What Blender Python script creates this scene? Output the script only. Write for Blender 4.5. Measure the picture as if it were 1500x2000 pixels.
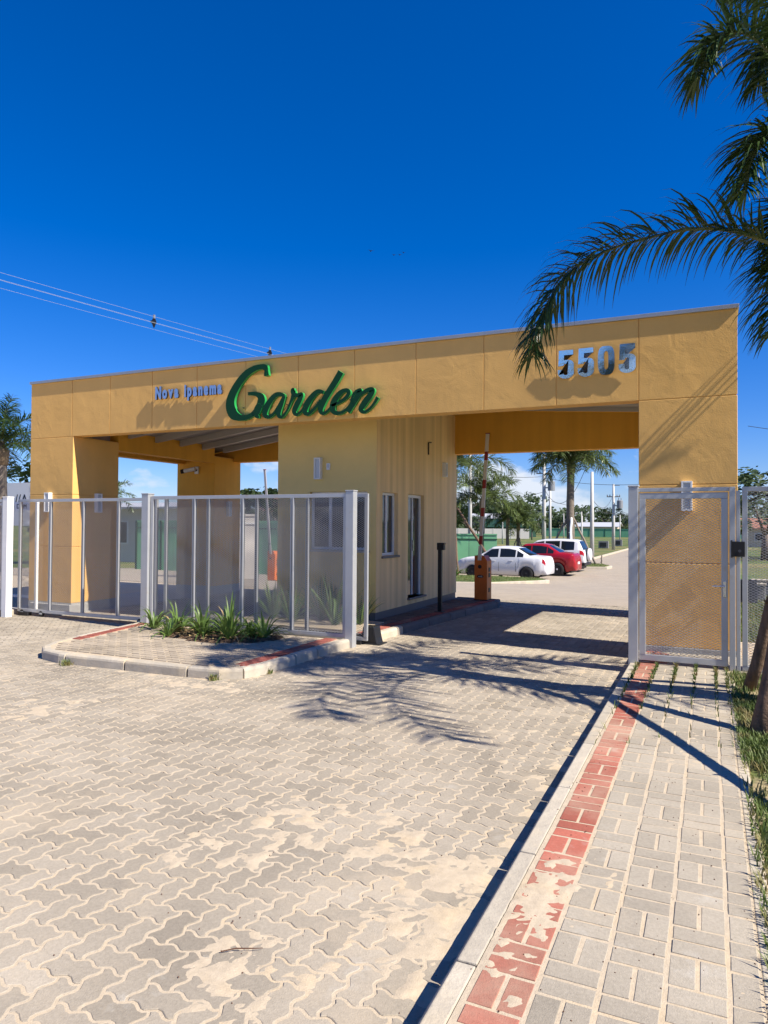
import bpy, bmesh, math, random
import numpy as np
from mathutils import Vector, Matrix, Euler

for o in list(bpy.data.objects):
    bpy.data.objects.remove(o, do_unlink=True)
S = bpy.context.scene
COL = S.collection
R = math.radians
rng = random.Random(7)

# ------------------------------------------------------------------ camera
CAM_H = 1.75
f_px, yaw, roll = 1385.0, math.atan(636 / 1385), math.atan(24 / 3597)
pitch = math.atan(24.5 / f_px)
fw = Vector((-math.sin(yaw) * math.cos(pitch), math.cos(yaw) * math.cos(pitch), math.sin(pitch)))
rt = Vector((math.cos(yaw), math.sin(yaw), 0))
up = rt.cross(fw)
r2 = rt * math.cos(roll) + up * math.sin(roll)
u2 = up * math.cos(roll) - rt * math.sin(roll)
cam_d = bpy.data.cameras.new('camera')
cam_d.sensor_fit = 'HORIZONTAL'
cam_d.sensor_width = 36
cam_d.lens = f_px / 1500 * 36
cam_d.clip_start = 0.05
cam_d.clip_end = 3000
cam = bpy.data.objects.new('camera', cam_d)
COL.objects.link(cam)
m = Matrix((r2, u2, -fw)).transposed().to_4x4()
m.translation = Vector((0, 0, CAM_H))
cam.matrix_world = m
S.camera = cam

# ------------------------------------------------------------------ sky, sun, exposure
SUN = Vector((1.0, -0.135, 1.0)).normalized()
SUN_EL = math.asin(SUN.z)
SUN_AZ = math.atan2(SUN.x, SUN.y)
W = bpy.data.worlds.new('World')
S.world = W
W.use_nodes = True
nt = W.node_tree
nt.nodes.clear()
sky = nt.nodes.new('ShaderNodeTexSky')
sky.sky_type = 'NISHITA'
sky.sun_disc = False
sky.sun_elevation = SUN_EL
sky.sun_rotation = SUN_AZ
sky.altitude = 0
sky.air_density = 1.0
sky.dust_density = 0.15
sky.ozone_density = 1.6
hs = nt.nodes.new('ShaderNodeHueSaturation')
hs.inputs['Saturation'].default_value = 1.25
hs.inputs['Value'].default_value = 1.0
tint = nt.nodes.new('ShaderNodeMixRGB')
tint.blend_type = 'MULTIPLY'
tint.inputs['Fac'].default_value = 1
tint.inputs['Color2'].default_value = (0.70, 0.82, 1.27, 1)
nt.links.new(sky.outputs[0], tint.inputs['Color1'])
nt.links.new(tint.outputs[0], hs.inputs['Color'])
# low cumulus all round the horizon
tc = nt.nodes.new('ShaderNodeTexCoord')
sep = nt.nodes.new('ShaderNodeSeparateXYZ')
nt.links.new(tc.outputs['Generated'], sep.inputs[0])
mp = nt.nodes.new('ShaderNodeMapping')
mp.inputs['Scale'].default_value = (1, 1, 2.2)
mp.inputs['Location'].default_value = (0.37, 0.0, 0.02)
nt.links.new(tc.outputs['Generated'], mp.inputs[0])
nz = nt.nodes.new('ShaderNodeTexNoise')
nz.inputs['Scale'].default_value = 9.0
nz.inputs['Detail'].default_value = 8
nz.inputs['Roughness'].default_value = 0.55
nt.links.new(mp.outputs[0], nz.inputs['Vector'])
band = nt.nodes.new('ShaderNodeMapRange')
band.inputs['From Min'].default_value = 0.05
band.inputs['From Max'].default_value = 0.15
band.inputs['To Min'].default_value = 0.09
band.inputs['To Max'].default_value = -0.22
nt.links.new(sep.outputs['Z'], band.inputs['Value'])
ad = nt.nodes.new('ShaderNodeMath')
ad.operation = 'ADD'
nt.links.new(nz.outputs[0], ad.inputs[0])
nt.links.new(band.outputs[0], ad.inputs[1])
cr = nt.nodes.new('ShaderNodeMapRange')
cr.inputs['From Min'].default_value = 0.535
cr.inputs['From Max'].default_value = 0.68
nt.links.new(ad.outputs[0], cr.inputs['Value'])
mx = nt.nodes.new('ShaderNodeMixRGB')
mx.inputs['Color2'].default_value = (6.6, 7.2, 8.2, 1)
nt.links.new(cr.outputs[0], mx.inputs['Fac'])
# a few thin wisps higher up
nz2 = nt.nodes.new('ShaderNodeTexNoise')
nz2.inputs['Scale'].default_value = 6.5
nz2.inputs['Detail'].default_value = 9
nz2.inputs['Roughness'].default_value = 0.62
nt.links.new(tc.outputs['Generated'], nz2.inputs['Vector'])
cr2 = nt.nodes.new('ShaderNodeMapRange')
cr2.inputs['From Min'].default_value = 0.70
cr2.inputs['From Max'].default_value = 0.86
cr2.inputs['To Max'].default_value = 0.55
nt.links.new(nz2.outputs[0], cr2.inputs['Value'])
mx2 = nt.nodes.new('ShaderNodeMixRGB')
mx2.inputs['Color2'].default_value = (5.0, 5.8, 7.0, 1)
nt.links.new(cr2.outputs[0], mx2.inputs['Fac'])
nt.links.new(hs.outputs[0], mx2.inputs['Color1'])
nt.links.new(mx2.outputs[0], mx.inputs['Color1'])
bg = nt.nodes.new('ShaderNodeBackground')
bg.inputs['Strength'].default_value = 0.067
nt.links.new(mx.outputs[0], bg.inputs['Color'])
wo = nt.nodes.new('ShaderNodeOutputWorld')
nt.links.new(bg.outputs[0], wo.inputs[0])

sun_d = bpy.data.lights.new('sun', 'SUN')
sun_d.energy = 5.0
sun_d.angle = R(0.5)
sun_d.color = (1.0, 0.925, 0.81)
sun = bpy.data.objects.new('sun', sun_d)
COL.objects.link(sun)
sun.rotation_euler = SUN.to_track_quat('Z', 'Y').to_euler()
sun.location = (20, -5, 20)
S.view_settings.view_transform = 'Standard'
S.view_settings.look = 'None'
S.view_settings.exposure = 0.84
S.view_settings.gamma = 1
S.view_settings.use_curve_mapping = False

# ------------------------------------------------------------------ materials
M = {}


def mat(name, col, rough=0.7, metal=0.0, var=0.0, scale=6.0, bump=0.0, bscale=40.0, bdist=0.01, rnd=0.0,
        streak=None, island=False, col2=None, c2scale=2.0, c2lo=0.5, c2hi=0.65, spec=0.4, transl=0.0):
    mt = bpy.data.materials.new(name)
    mt.use_nodes = True
    t = mt.node_tree
    b = t.nodes['Principled BSDF']
    b.inputs['Roughness'].default_value = rough
    b.inputs['Metallic'].default_value = metal
    b.inputs['Specular IOR Level'].default_value = spec
    N = t.nodes.new
    L = t.links.new
    geo = N('ShaderNodeNewGeometry')
    pos = geo.outputs['Position']
    base = N('ShaderNodeRGB')
    base.outputs[0].default_value = (*col, 1)
    cur = base.outputs[0]
    if col2 is not None:
        n = N('ShaderNodeTexNoise')
        n.inputs['Scale'].default_value = c2scale
        n.inputs['Detail'].default_value = 6
        L(pos, n.inputs['Vector'])
        mr = N('ShaderNodeMapRange')
        mr.inputs['From Min'].default_value = c2lo
        mr.inputs['From Max'].default_value = c2hi
        L(n.outputs[0], mr.inputs['Value'])
        mm = N('ShaderNodeMixRGB')
        mm.inputs['Color2'].default_value = (*col2, 1)
        L(mr.outputs[0], mm.inputs['Fac'])
        L(cur, mm.inputs['Color1'])
        cur = mm.outputs[0]

    def scaleby(cur, fac_socket, lo, hi):
        mr = N('ShaderNodeMapRange')
        mr.inputs['From Min'].default_value = 0.25 if fac_socket.name != 'Random' else 0
        mr.inputs['From Max'].default_value = 0.75 if fac_socket.name != 'Random' else 1
        mr.inputs['To Min'].default_value = lo
        mr.inputs['To Max'].default_value = hi
        L(fac_socket, mr.inputs['Value'])
        mm = N('ShaderNodeVectorMath')
        mm.operation = 'SCALE'
        L(cur, mm.inputs[0])
        L(mr.outputs[0], mm.inputs['Scale'])
        return mm.outputs[0]
    if var:
        n = N('ShaderNodeTexNoise')
        n.inputs['Scale'].default_value = scale
        n.inputs['Detail'].default_value = 8
        n.inputs['Roughness'].default_value = 0.65
        L(pos, n.inputs['Vector'])
        cur = scaleby(cur, n.outputs[0], 1 - var, 1 + var)
    if streak:
        mpn = N('ShaderNodeMapping')
        mpn.inputs['Scale'].default_value = (streak[1], streak[1], 0.12)
        L(pos, mpn.inputs[0])
        n = N('ShaderNodeTexNoise')
        n.inputs['Scale'].default_value = 1.0
        n.inputs['Detail'].default_value = 5
        L(mpn.outputs[0], n.inputs['Vector'])
        cur = scaleby(cur, n.outputs[0], 1 - streak[0], 1 + streak[0] * 0.6)
    if rnd:
        oi = N('ShaderNodeObjectInfo')
        if island:
            a = N('ShaderNodeMath')
            a.operation = 'ADD'
            L(oi.outputs['Random'], a.inputs[0])
            L(geo.outputs['Random Per Island'], a.inputs[1])
            fr = N('ShaderNodeMath')
            fr.operation = 'FRACT'
            L(a.outputs[0], fr.inputs[0])
            src = fr.outputs[0]
        else:
            src = oi.outputs['Random']
        mr = N('ShaderNodeMapRange')
        mr.inputs['To Min'].default_value = 1 - rnd
        mr.inputs['To Max'].default_value = 1 + rnd
        L(src, mr.inputs['Value'])
        mm = N('ShaderNodeVectorMath')
        mm.operation = 'SCALE'
        L(cur, mm.inputs[0])
        L(mr.outputs[0], mm.inputs['Scale'])
        cur = mm.outputs[0]
    L(cur, b.inputs['Base Color'])
    if bump:
        n = N('ShaderNodeTexNoise')
        n.inputs['Scale'].default_value = bscale
        n.inputs['Detail'].default_value = 9
        n.inputs['Roughness'].default_value = 0.6
        L(pos, n.inputs['Vector'])
        bp = N('ShaderNodeBump')
        bp.inputs['Strength'].default_value = bump
        bp.inputs['Distance'].default_value = bdist
        L(n.outputs[0], bp.inputs['Height'])
        L(bp.outputs[0], b.inputs['Normal'])
    if transl:
        tr = N('ShaderNodeBsdfTranslucent')
        L(cur, tr.inputs['Color'])
        ms = N('ShaderNodeMixShader')
        ms.inputs[0].default_value = transl
        L(b.outputs[0], ms.inputs[1])
        L(tr.outputs[0], ms.inputs[2])
        L(ms.outputs[0], t.nodes['Material Output'].inputs[0])
    M[name] = mt
    return mt


def plaster(name, col, lump=1.0, streak=None):
    """painted render: trowel lumps plus a fine grain"""
    mt = mat(name, col, rough=0.75, var=0.05, scale=1.6, bump=0.55, bscale=60, bdist=0.004, spec=0.25, streak=streak)
    t = mt.node_tree
    N, L = t.nodes.new, t.links.new
    b = t.nodes['Principled BSDF']
    fine = b.inputs['Normal'].links[0].from_node
    geo = [n for n in t.nodes if n.type == 'NEW_GEOMETRY'][0]
    dn = N('ShaderNodeTexNoise')
    dn.inputs['Scale'].default_value = 1.3
    L(geo.outputs['Position'], dn.inputs['Vector'])
    n = N('ShaderNodeTexNoise')
    n.inputs['Scale'].default_value = 3.6
    n.inputs['Detail'].default_value = 9
    n.inputs['Roughness'].default_value = 0.52
    n.inputs['Distortion'].default_value = 0.5
    L(geo.outputs['Position'], n.inputs['Vector'])
    mu = N('ShaderNodeMath')
    mu.operation = 'MULTIPLY'
    L(n.outputs[0], mu.inputs[0])
    L(dn.outputs[0], mu.inputs[1])
    bp = N('ShaderNodeBump')
    bp.inputs['Strength'].default_value = 0.5 * lump
    bp.inputs['Distance'].default_value = 0.05
    L(mu.outputs[0], bp.inputs['Height'])
    L(fine.outputs[0], bp.inputs['Normal'])
    L(bp.outputs[0], b.inputs['Normal'])
    return mt


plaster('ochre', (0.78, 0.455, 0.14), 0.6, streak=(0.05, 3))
plaster('ochre_bounce', (0.76, 0.38, 0.05), 0.3, streak=(0.10, 5))  # same ochre, with the orange bounce between inner faces mixed into its colour
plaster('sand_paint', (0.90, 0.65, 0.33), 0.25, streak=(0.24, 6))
plaster('booth_front_shade', (0.78, 0.58, 0.22), 0.3)  # booth paint made darker: the front wall's shade is put into the colour
mat('footing', (0.36, 0.35, 0.33), 0.9, var=0.2, scale=7, bump=0.4, bscale=30)
mat('flashing', (0.42, 0.42, 0.42), 0.45, 0.6, var=0.08, scale=3)
mat('roof_sheet', (0.36, 0.33, 0.31), 0.6, var=0.06)
mat('purlin', (0.42, 0.40, 0.39), 0.5, 0.3)
mat('white_paint', (0.78, 0.78, 0.76), 0.5, var=0.05, scale=9)
mat('gate_metal', (0.44, 0.45, 0.46), 0.38, 0.35, var=0.07, scale=5, col2=(0.42, 0.37, 0.30), c2scale=9, c2lo=0.62, c2hi=0.8)
mat('mesh_metal', (0.48, 0.48, 0.48), 0.5, 0.3, var=0.08, scale=12)
mat('dark_glass', (0.012, 0.014, 0.016), 0.04, spec=0.6)
mat('glass_pane', (0.05, 0.055, 0.06), 0.05, spec=0.7)
mat('lamp_glass', (0.55, 0.57, 0.58), 0.15)
mat('black_plastic', (0.012, 0.012, 0.013), 0.42, bump=0.2, bscale=200, bdist=0.001)
mat('orange_paint', (0.62, 0.15, 0.025), 0.42, var=0.08, scale=8)
mat('boom_white', (0.70, 0.66, 0.60), 0.45)
mat('boom_red', (0.30, 0.035, 0.03), 0.45)
mat('letter_green', (0.004, 0.05, 0.018), 0.5, spec=0.2)
mat('letter_green_side', (0.02, 0.30, 0.07), 0.35)
mat('mirror_steel', (0.86, 0.86, 0.86), 0.05, 1.0, bump=0.10, bscale=4, bdist=0.03)
mat('steel_letter', (0.62, 0.64, 0.70), 0.3, 0.9)
mat('steel_side', (0.10, 0.10, 0.11), 0.4, 0.8)
mat('steel', (0.55, 0.55, 0.55), 0.25, 0.9)
mat('kerb_concrete', (0.43, 0.38, 0.30), 0.92, var=0.18, scale=5, bump=0.5, bscale=45, rnd=0.08, col2=(0.50, 0.42, 0.30), c2scale=3.0, c2lo=0.52, c2hi=0.68)
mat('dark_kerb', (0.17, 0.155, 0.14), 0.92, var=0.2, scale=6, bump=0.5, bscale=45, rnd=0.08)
mat('soil', (0.10, 0.06, 0.035), 0.95, var=0.4, scale=25, bump=1.0, bscale=35, bdist=0.05, col2=(0.25, 0.16, 0.09), c2scale=18)
mat('leaf_palm', (0.045, 0.085, 0.018), 0.38, var=0.25, scale=2.5, rnd=0.12, spec=0.5, transl=0.18)
mat('leaf_palm_far', (0.11, 0.15, 0.045), 0.36, var=0.3, scale=1.2, rnd=0.15, spec=0.5, transl=0.25)
mat('rachis', (0.10, 0.11, 0.03), 0.5)
mat('palm_trunk', (0.17, 0.14, 0.11), 0.9, var=0.3, scale=5, bump=0.8, bscale=14, bdist=0.03)
mat('palm_fibre', (0.22, 0.16, 0.10), 0.9, var=0.35, scale=9, bump=0.8, bscale=20, bdist=0.03)
mat('wood', (0.15, 0.095, 0.06), 0.88, var=0.35, scale=7, bump=0.9, bscale=18, bdist=0.02, streak=(0.35, 26))
mat('wood_grey', (0.24, 0.20, 0.16), 0.9, var=0.3, scale=5)
mat('leaf_strap', (0.14, 0.225, 0.05), 0.4, var=0.25, scale=8, rnd=0.15, transl=0.25)
mat('leaf_dry', (0.30, 0.22, 0.10), 0.8, rnd=0.2)
mat('grass_blade', (0.10, 0.145, 0.03), 0.6, var=0.35, scale=4, transl=0.2, col2=(0.25, 0.20, 0.08), c2scale=5)
mat('tree_leaf', (0.045, 0.075, 0.022), 0.6, var=0.35, scale=0.6, rnd=0.2, transl=0.15)
mat('bark', (0.14, 0.11, 0.09), 0.9, var=0.3)
mat('concrete_pole', (0.50, 0.49, 0.46), 0.85, var=0.1, scale=2)
mat('wire', (0.06, 0.06, 0.065), 0.6)
mat('wire_pale', (0.38, 0.42, 0.48), 0.4, 0.4)
mat('transformer', (0.22, 0.23, 0.24), 0.5)
mat('green_sheet', (0.17, 0.42, 0.23), 0.55, var=0.12, scale=1.2, rnd=0.08)
mat('green_dark', (0.015, 0.05, 0.03), 0.6)
mat('white_wall', (0.66, 0.62, 0.56), 0.85, var=0.06)
mat('wall_pale', (0.55, 0.45, 0.34), 0.85, var=0.08)
mat('roof_white', (0.45, 0.46, 0.49), 0.6)
mat('roof_red', (0.30, 0.14, 0.09), 0.8, var=0.15)
mat('window_dark', (0.03, 0.035, 0.04), 0.15)
mat('white_car', (0.66, 0.66, 0.67), 0.22, spec=0.6)
mat('red_car', (0.30, 0.008, 0.016), 0.2, spec=0.6)
mat('tyre', (0.014, 0.014, 0.015), 0.8)
mat('alloy', (0.62, 0.62, 0.63), 0.35, 0.1)
mat('steel_wheel', (0.03, 0.03, 0.032), 0.5)
mat('tail_red', (0.36, 0.012, 0.012), 0.15)
mat('trim_black', (0.018, 0.018, 0.02), 0.5)
mat('grey_box', (0.20, 0.20, 0.20), 0.8, var=0.1)
mat('sign_white', (0.70, 0.72, 0.75), 0.5)
mat('ink', (0.03, 0.035, 0.045), 0.5)
mat('bird', (0.015, 0.015, 0.02), 0.7)
mat('twig', (0.10, 0.045, 0.025), 0.8)
mat('stone_sill', (0.16, 0.15, 0.14), 0.5)


# sandy joints, pavers partly covered with drifted sand
SAND = (0.475, 0.392, 0.282)


def sand_mask(t, pos, lo=0.575, hi=0.635):
    """0..1: where drifted sand lies (world position, a stain of its own shape)"""
    N, L = t.nodes.new, t.links.new
    n = N('ShaderNodeTexNoise')
    n.inputs['Scale'].default_value = 1.15
    n.inputs['Detail'].default_value = 9
    n.inputs['Roughness'].default_value = 0.68
    L(pos, n.inputs['Vector'])
    mr = N('ShaderNodeMapRange')
    mr.inputs['From Min'].default_value = lo
    mr.inputs['From Max'].default_value = hi
    L(n.outputs[0], mr.inputs['Value'])
    return mr.outputs[0]


def paver_mat(name, col, rnd, sandy=True, lo=0.52, hi=0.68, dust=0.5):
    mt = mat(name, col, 0.92, var=0.16, scale=70, bump=0.6, bscale=160, bdist=0.004, rnd=rnd, island=True, spec=0.2)
    t = mt.node_tree
    N, L = t.nodes.new, t.links.new
    b = t.nodes['Principled BSDF']
    geo = [n for n in t.nodes if n.type == 'NEW_GEOMETRY'][0]
    src = b.inputs['Base Color'].links[0].from_socket
    # large soft patches of dirt and pale efflorescence
    n = N('ShaderNodeTexNoise')
    n.inputs['Scale'].default_value = 0.9
    n.inputs['Detail'].default_value = 5
    L(geo.outputs['Position'], n.inputs['Vector'])
    mr = N('ShaderNodeMapRange')
    mr.inputs['From Min'].default_value = 0.3
    mr.inputs['From Max'].default_value = 0.7
    mr.inputs['To Min'].default_value = 0.80
    mr.inputs['To Max'].default_value = 1.16
    L(n.outputs[0], mr.inputs['Value'])
    sc = N('ShaderNodeVectorMath')
    sc.operation = 'SCALE'
    L(src, sc.inputs[0])
    L(mr.outputs[0], sc.inputs['Scale'])
    cur = sc.outputs[0]
    # pale cement smears
    n2 = N('ShaderNodeTexNoise')
    n2.inputs['Scale'].default_value = 3.4
    n2.inputs['Detail'].default_value = 8
    n2.inputs['Roughness'].default_value = 0.7
    L(geo.outputs['Position'], n2.inputs['Vector'])
    m2 = N('ShaderNodeMapRange')
    m2.inputs['From Min'].default_value = 0.60
    m2.inputs['From Max'].default_value = 0.72
    m2.inputs['To Max'].default_value = 0.4
    L(n2.outputs[0], m2.inputs['Value'])
    x2 = N('ShaderNodeMixRGB')
    x2.inputs['Color2'].default_value = (0.50, 0.475, 0.42, 1)
    L(m2.outputs[0], x2.inputs['Fac'])
    L(cur, x2.inputs['Color1'])
    cur = x2.outputs[0]
    if sandy:
        x3 = N('ShaderNodeMixRGB')
        x3.inputs['Color2'].default_value = (*SAND, 1)
        mm = N('ShaderNodeMath')
        mm.operation = 'MULTIPLY'
        mm.inputs[1].default_value = dust
        L(sand_mask(t, geo.outputs['Position'], lo, hi), mm.inputs[0])
        L(mm.outputs[0], x3.inputs['Fac'])
        L(cur, x3.inputs['Color1'])
        cur = x3.outputs[0]
    L(cur, b.inputs['Base Color'])
    return mt


paver_mat('paver', (0.325, 0.282, 0.22), 0.14)
paver_mat('walk_grey', (0.355, 0.312, 0.246), 0.10, lo=0.54, hi=0.70)
paver_mat('walk_red', (0.36, 0.115, 0.08), 0.20, lo=0.44, hi=0.70, dust=0.6)
paver_mat('isle_brick', (0.34, 0.285, 0.215), 0.12)
paver_mat('isle_red', (0.30, 0.095, 0.07), 0.16)
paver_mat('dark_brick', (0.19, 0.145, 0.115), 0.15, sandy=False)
mat('sand_bed', SAND, 0.97, var=0.14, scale=30, bump=0.5, bscale=130, bdist=0.006, col2=(0.50, 0.40, 0.27), c2scale=4)


def far_paving_mat():
    mt = mat('far_paving', (0.335, 0.29, 0.232), 0.92, var=0.12, scale=1.4, bump=0.2, bscale=30)
    t = mt.node_tree
    N, L = t.nodes.new, t.links.new
    b = t.nodes['Principled BSDF']
    geo = [n for n in t.nodes if n.type == 'NEW_GEOMETRY'][0]
    src = b.inputs['Base Color'].links[0].from_socket
    br = N('ShaderNodeTexBrick')
    br.inputs['Scale'].default_value = 4.4
    br.inputs['Color1'].default_value = (1.0, 1.0, 1.0, 1)
    br.inputs['Color2'].default_value = (0.84, 0.84, 0.84, 1)
    br.inputs['Mortar'].default_value = (1.18, 1.1, 0.98, 1)
    br.inputs['Mortar Size'].default_value = 0.03
    L(geo.outputs['Position'], br.inputs['Vector'])
    mm = N('ShaderNodeMixRGB')
    mm.blend_type = 'MULTIPLY'
    mm.inputs[0].default_value = 1
    L(src, mm.inputs[1])
    L(br.outputs[0], mm.inputs[2])
    L(mm.outputs[0], b.inputs['Base Color'])


far_paving_mat()


def field_mat():
    mt = mat('field', (0.085, 0.125, 0.028), 0.95, var=0.35, scale=0.55, bump=0.8, bscale=9, bdist=0.1,
             col2=(0.23, 0.19, 0.075), c2scale=0.16, c2lo=0.45, c2hi=0.7)
    return mt


field_mat()
mat('lawn_soil', (0.30, 0.24, 0.13), 0.95, var=0.3, scale=9, bump=0.6, bscale=40, col2=(0.12, 0.15, 0.04), c2scale=5, c2lo=0.45, c2hi=0.6)
mat('hill', (0.035, 0.06, 0.02), 0.95, var=0.4, scale=0.2)

# ------------------------------------------------------------------ mesh helpers


class MB:
    def __init__(s):
        s.v, s.f = [], []

    def add(s, vs, fs):
        k = len(s.v)
        s.v += [tuple(v) for v in vs]
        s.f += [tuple(i + k for i in f) for f in fs]
        return s

    def box(s, x0, x1, y0, y1, z0, z1):
        vs = [(x, y, z) for z in (z0, z1) for y in (y0, y1) for x in (x0, x1)]
        return s.add(vs, [(0, 2, 3, 1), (4, 5, 7, 6), (0, 1, 5, 4), (2, 6, 7, 3), (0, 4, 6, 2), (1, 3, 7, 5)])

    def hull8(s, lo, hi):
        """two quads, bottom and top (4 points each, ccw from above)"""
        return s.add(list(lo) + list(hi), [(3, 2, 1, 0), (4, 5, 6, 7)] + [(i, (i + 1) % 4, 4 + (i + 1) % 4, 4 + i) for i in range(4)])

    def prism(s, poly, a, b, axis):
        """poly 2-D extruded from a to b along axis 'x','y','z' (poly in remaining axes, in order)"""
        n = len(poly)

        def P(p, d):
            return {'x': (d, p[0], p[1]), 'y': (p[0], d, p[1]), 'z': (p[0], p[1], d)}[axis]
        vs = [P(p, a) for p in poly] + [P(p, b) for p in poly]
        return s.add(vs, [tuple(range(n - 1, -1, -1)), tuple(range(n, 2 * n))] + [(i, (i + 1) % n, n + (i + 1) % n, n + i) for i in range(n)])

    def tube(s, pts, r, n=8, cap=True):
        pts = [Vector(p) for p in pts]
        rs = r if isinstance(r, (list, tuple)) else [r] * len(pts)
        rings = []
        k0 = len(s.v)
        ref = None
        for i, p in enumerate(pts):
            t = (pts[min(i + 1, len(pts) - 1)] - pts[max(i - 1, 0)]).normalized()
            if ref is None:
                ref = Vector((1, 0, 0)) if abs(t.x) < 0.8 else Vector((0, 1, 0))
            a = (ref - t * ref.dot(t)).normalized()
            ref = a
            b = t.cross(a)
            for j in range(n):
                q = 2 * math.pi * j / n
                s.v.append(tuple(p + (a * math.cos(q) + b * math.sin(q)) * rs[i]))
        for i in range(len(pts) - 1):
            for j in range(n):
                s.f.append((k0 + i * n + j, k0 + i * n + (j + 1) % n, k0 + (i + 1) * n + (j + 1) % n, k0 + (i + 1) * n + j))
        if cap:
            s.f.append(tuple(k0 + j for j in range(n - 1, -1, -1)))
            s.f.append(tuple(k0 + (len(pts) - 1) * n + j for j in range(n)))
        return s

    def lathe(s, prof, c=(0, 0, 0), axis='z', n=20):
        """prof: (radius, along axis)"""
        k0 = len(s.v)
        for r, h in prof:
            for j in range(n):
                q = 2 * math.pi * j / n
                a, b = r * math.cos(q), r * math.sin(q)
                p = {'z': (a, b, h), 'y': (a, h, b), 'x': (h, a, b)}[axis]
                s.v.append((c[0] + p[0], c[1] + p[1], c[2] + p[2]))
        for i in range(len(prof) - 1):
            for j in range(n):
                s.f.append((k0 + i * n + j, k0 + i * n + (j + 1) % n, k0 + (i + 1) * n + (j + 1) % n, k0 + (i + 1) * n + j))
        if prof[0][0] > 1e-4:
            s.f.append(tuple(k0 + j for j in range(n - 1, -1, -1)))
        if prof[-1][0] > 1e-4:
            s.f.append(tuple(k0 + (len(prof) - 1) * n + j for j in range(n)))
        return s

    def mesh(s, name, mt, smooth=False):
        me = bpy.data.meshes.new(name)
        me.from_pydata(s.v, [], s.f)
        me.materials.append(M[mt])
        bm = bmesh.new()
        bm.from_mesh(me)
        bmesh.ops.recalc_face_normals(bm, faces=bm.faces)
        bm.to_mesh(me)
        bm.free()
        if smooth:
            me.polygons.foreach_set('use_smooth', [True] * len(me.polygons))
        return me

    def raw(s, name, mt, smooth=False):
        me = bpy.data.meshes.new(name)
        me.from_pydata(s.v, [], s.f)
        me.materials.append(M[mt])
        if smooth:
            me.polygons.foreach_set('use_smooth', [True] * len(me.polygons))
        return me

    def obj(s, name, mt, parent=None, smooth=False, bevel=0, raw=False):
        return link(name, (s.raw if raw else s.mesh)(name, mt, smooth), parent, bevel)


def link(name, me, parent=None, bevel=0):
    o = bpy.data.objects.new(name, me)
    COL.objects.link(o)
    if parent is not None:
        o.parent = parent
    if bevel:
        b = o.modifiers.new('bevel', 'BEVEL')
        b.width = bevel
        b.segments = 2
        b.limit_method = 'ANGLE'
    return o


def tag(o, label=None, cat=None, group=None, kind=None):
    if label:
        o['label'] = label
    if cat:
        o['category'] = cat
    if group:
        o['group'] = group
    if kind:
        o['kind'] = kind
    return o


def empty(name, label, cat, loc=(0, 0, 0), rz=0, group=None):
    o = bpy.data.objects.new(name, None)
    o.empty_display_size = 0.2
    COL.objects.link(o)
    o.location = loc
    o.rotation_euler = (0, 0, rz)
    return tag(o, label, cat, group)


def copy_tree(o, parent=None):
    c = o.copy()
    COL.objects.link(c)
    if parent is not None:
        c.parent = parent
    for ch in list(o.children):
        copy_tree(ch, c)
    return c


def zp(y):
    """ground height: level at the gate, falling 0.6 m towards the car park"""
    if y < 15.5:
        return 0.0
    t = min(1, (y - 15.5) / 15.5)
    return -0.6 * t * t * (3 - 2 * t)


def sheet(name, xs, ys, mt, dz=0.0, kind='structure', zf=None):
    b = MB()
    nx = len(xs)
    zf = zf or (lambda x, y: zp(y))
    b.v = [(x, y, zf(x, y) + dz) for y in ys for x in xs]
    b.f = [(j * nx + i, j * nx + i + 1, (j + 1) * nx + i + 1, (j + 1) * nx + i) for j in range(len(ys) - 1) for i in range(nx - 1)]
    o = b.obj(name, mt, raw=True)
    o['kind'] = kind
    return o


YS = [-30, -6, 0, 6, 12] + [15.5 + i * 0.75 for i in range(22)] + [40, 60, 90, 140, 220, 400, 900, 1800]

# ------------------------------------------------------------------ ground
sheet('ground', [-1800, -400, -100, -40, -20, -10, 0, 10, 40, 100, 400, 1800], YS, 'field', -0.05)
road = sheet('road', [-26, -20, -12, -6, -2, -0.87], [y for y in [-8, -2, 0, 4, 8, 12, 15.5, 16.4]], 'sand_bed', -0.004)
from mathutils import noise as mn


def sand_h(x, y):
    """swept sand: fills the joints everywhere, drifts over the stones in patches and along the kerbs"""
    a = mn.fractal(Vector((x * 0.9 + 3.1, y * 0.9, 0.4)), 0.9, 2.1, 5)
    b = mn.fractal(Vector((x * 9.0, y * 9.0, 2.0)), 0.8, 2.0, 4)
    gut = max(0.0, min(1.0, (x + 2.75) / 1.3)) * max(0.25, min(1.0, (6.6 - y) / 1.2))
    isl = math.exp(-((y - 6.12) / 0.22) ** 2) * (1 if -7.6 < x < -4.4 else 0)
    dr = max(0.0, min(1.0, (a + 0.45 * b + 0.36 * gut + 0.75 * isl - 0.60) / 0.40))
    return 0.0016 + 0.0058 * dr + 0.0040 * b * (0.25 + 0.75 * min(1, dr * 2))


def frange(a, b, st):
    return [a + st * i for i in range(int((b - a) / st) + 1)]


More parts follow.
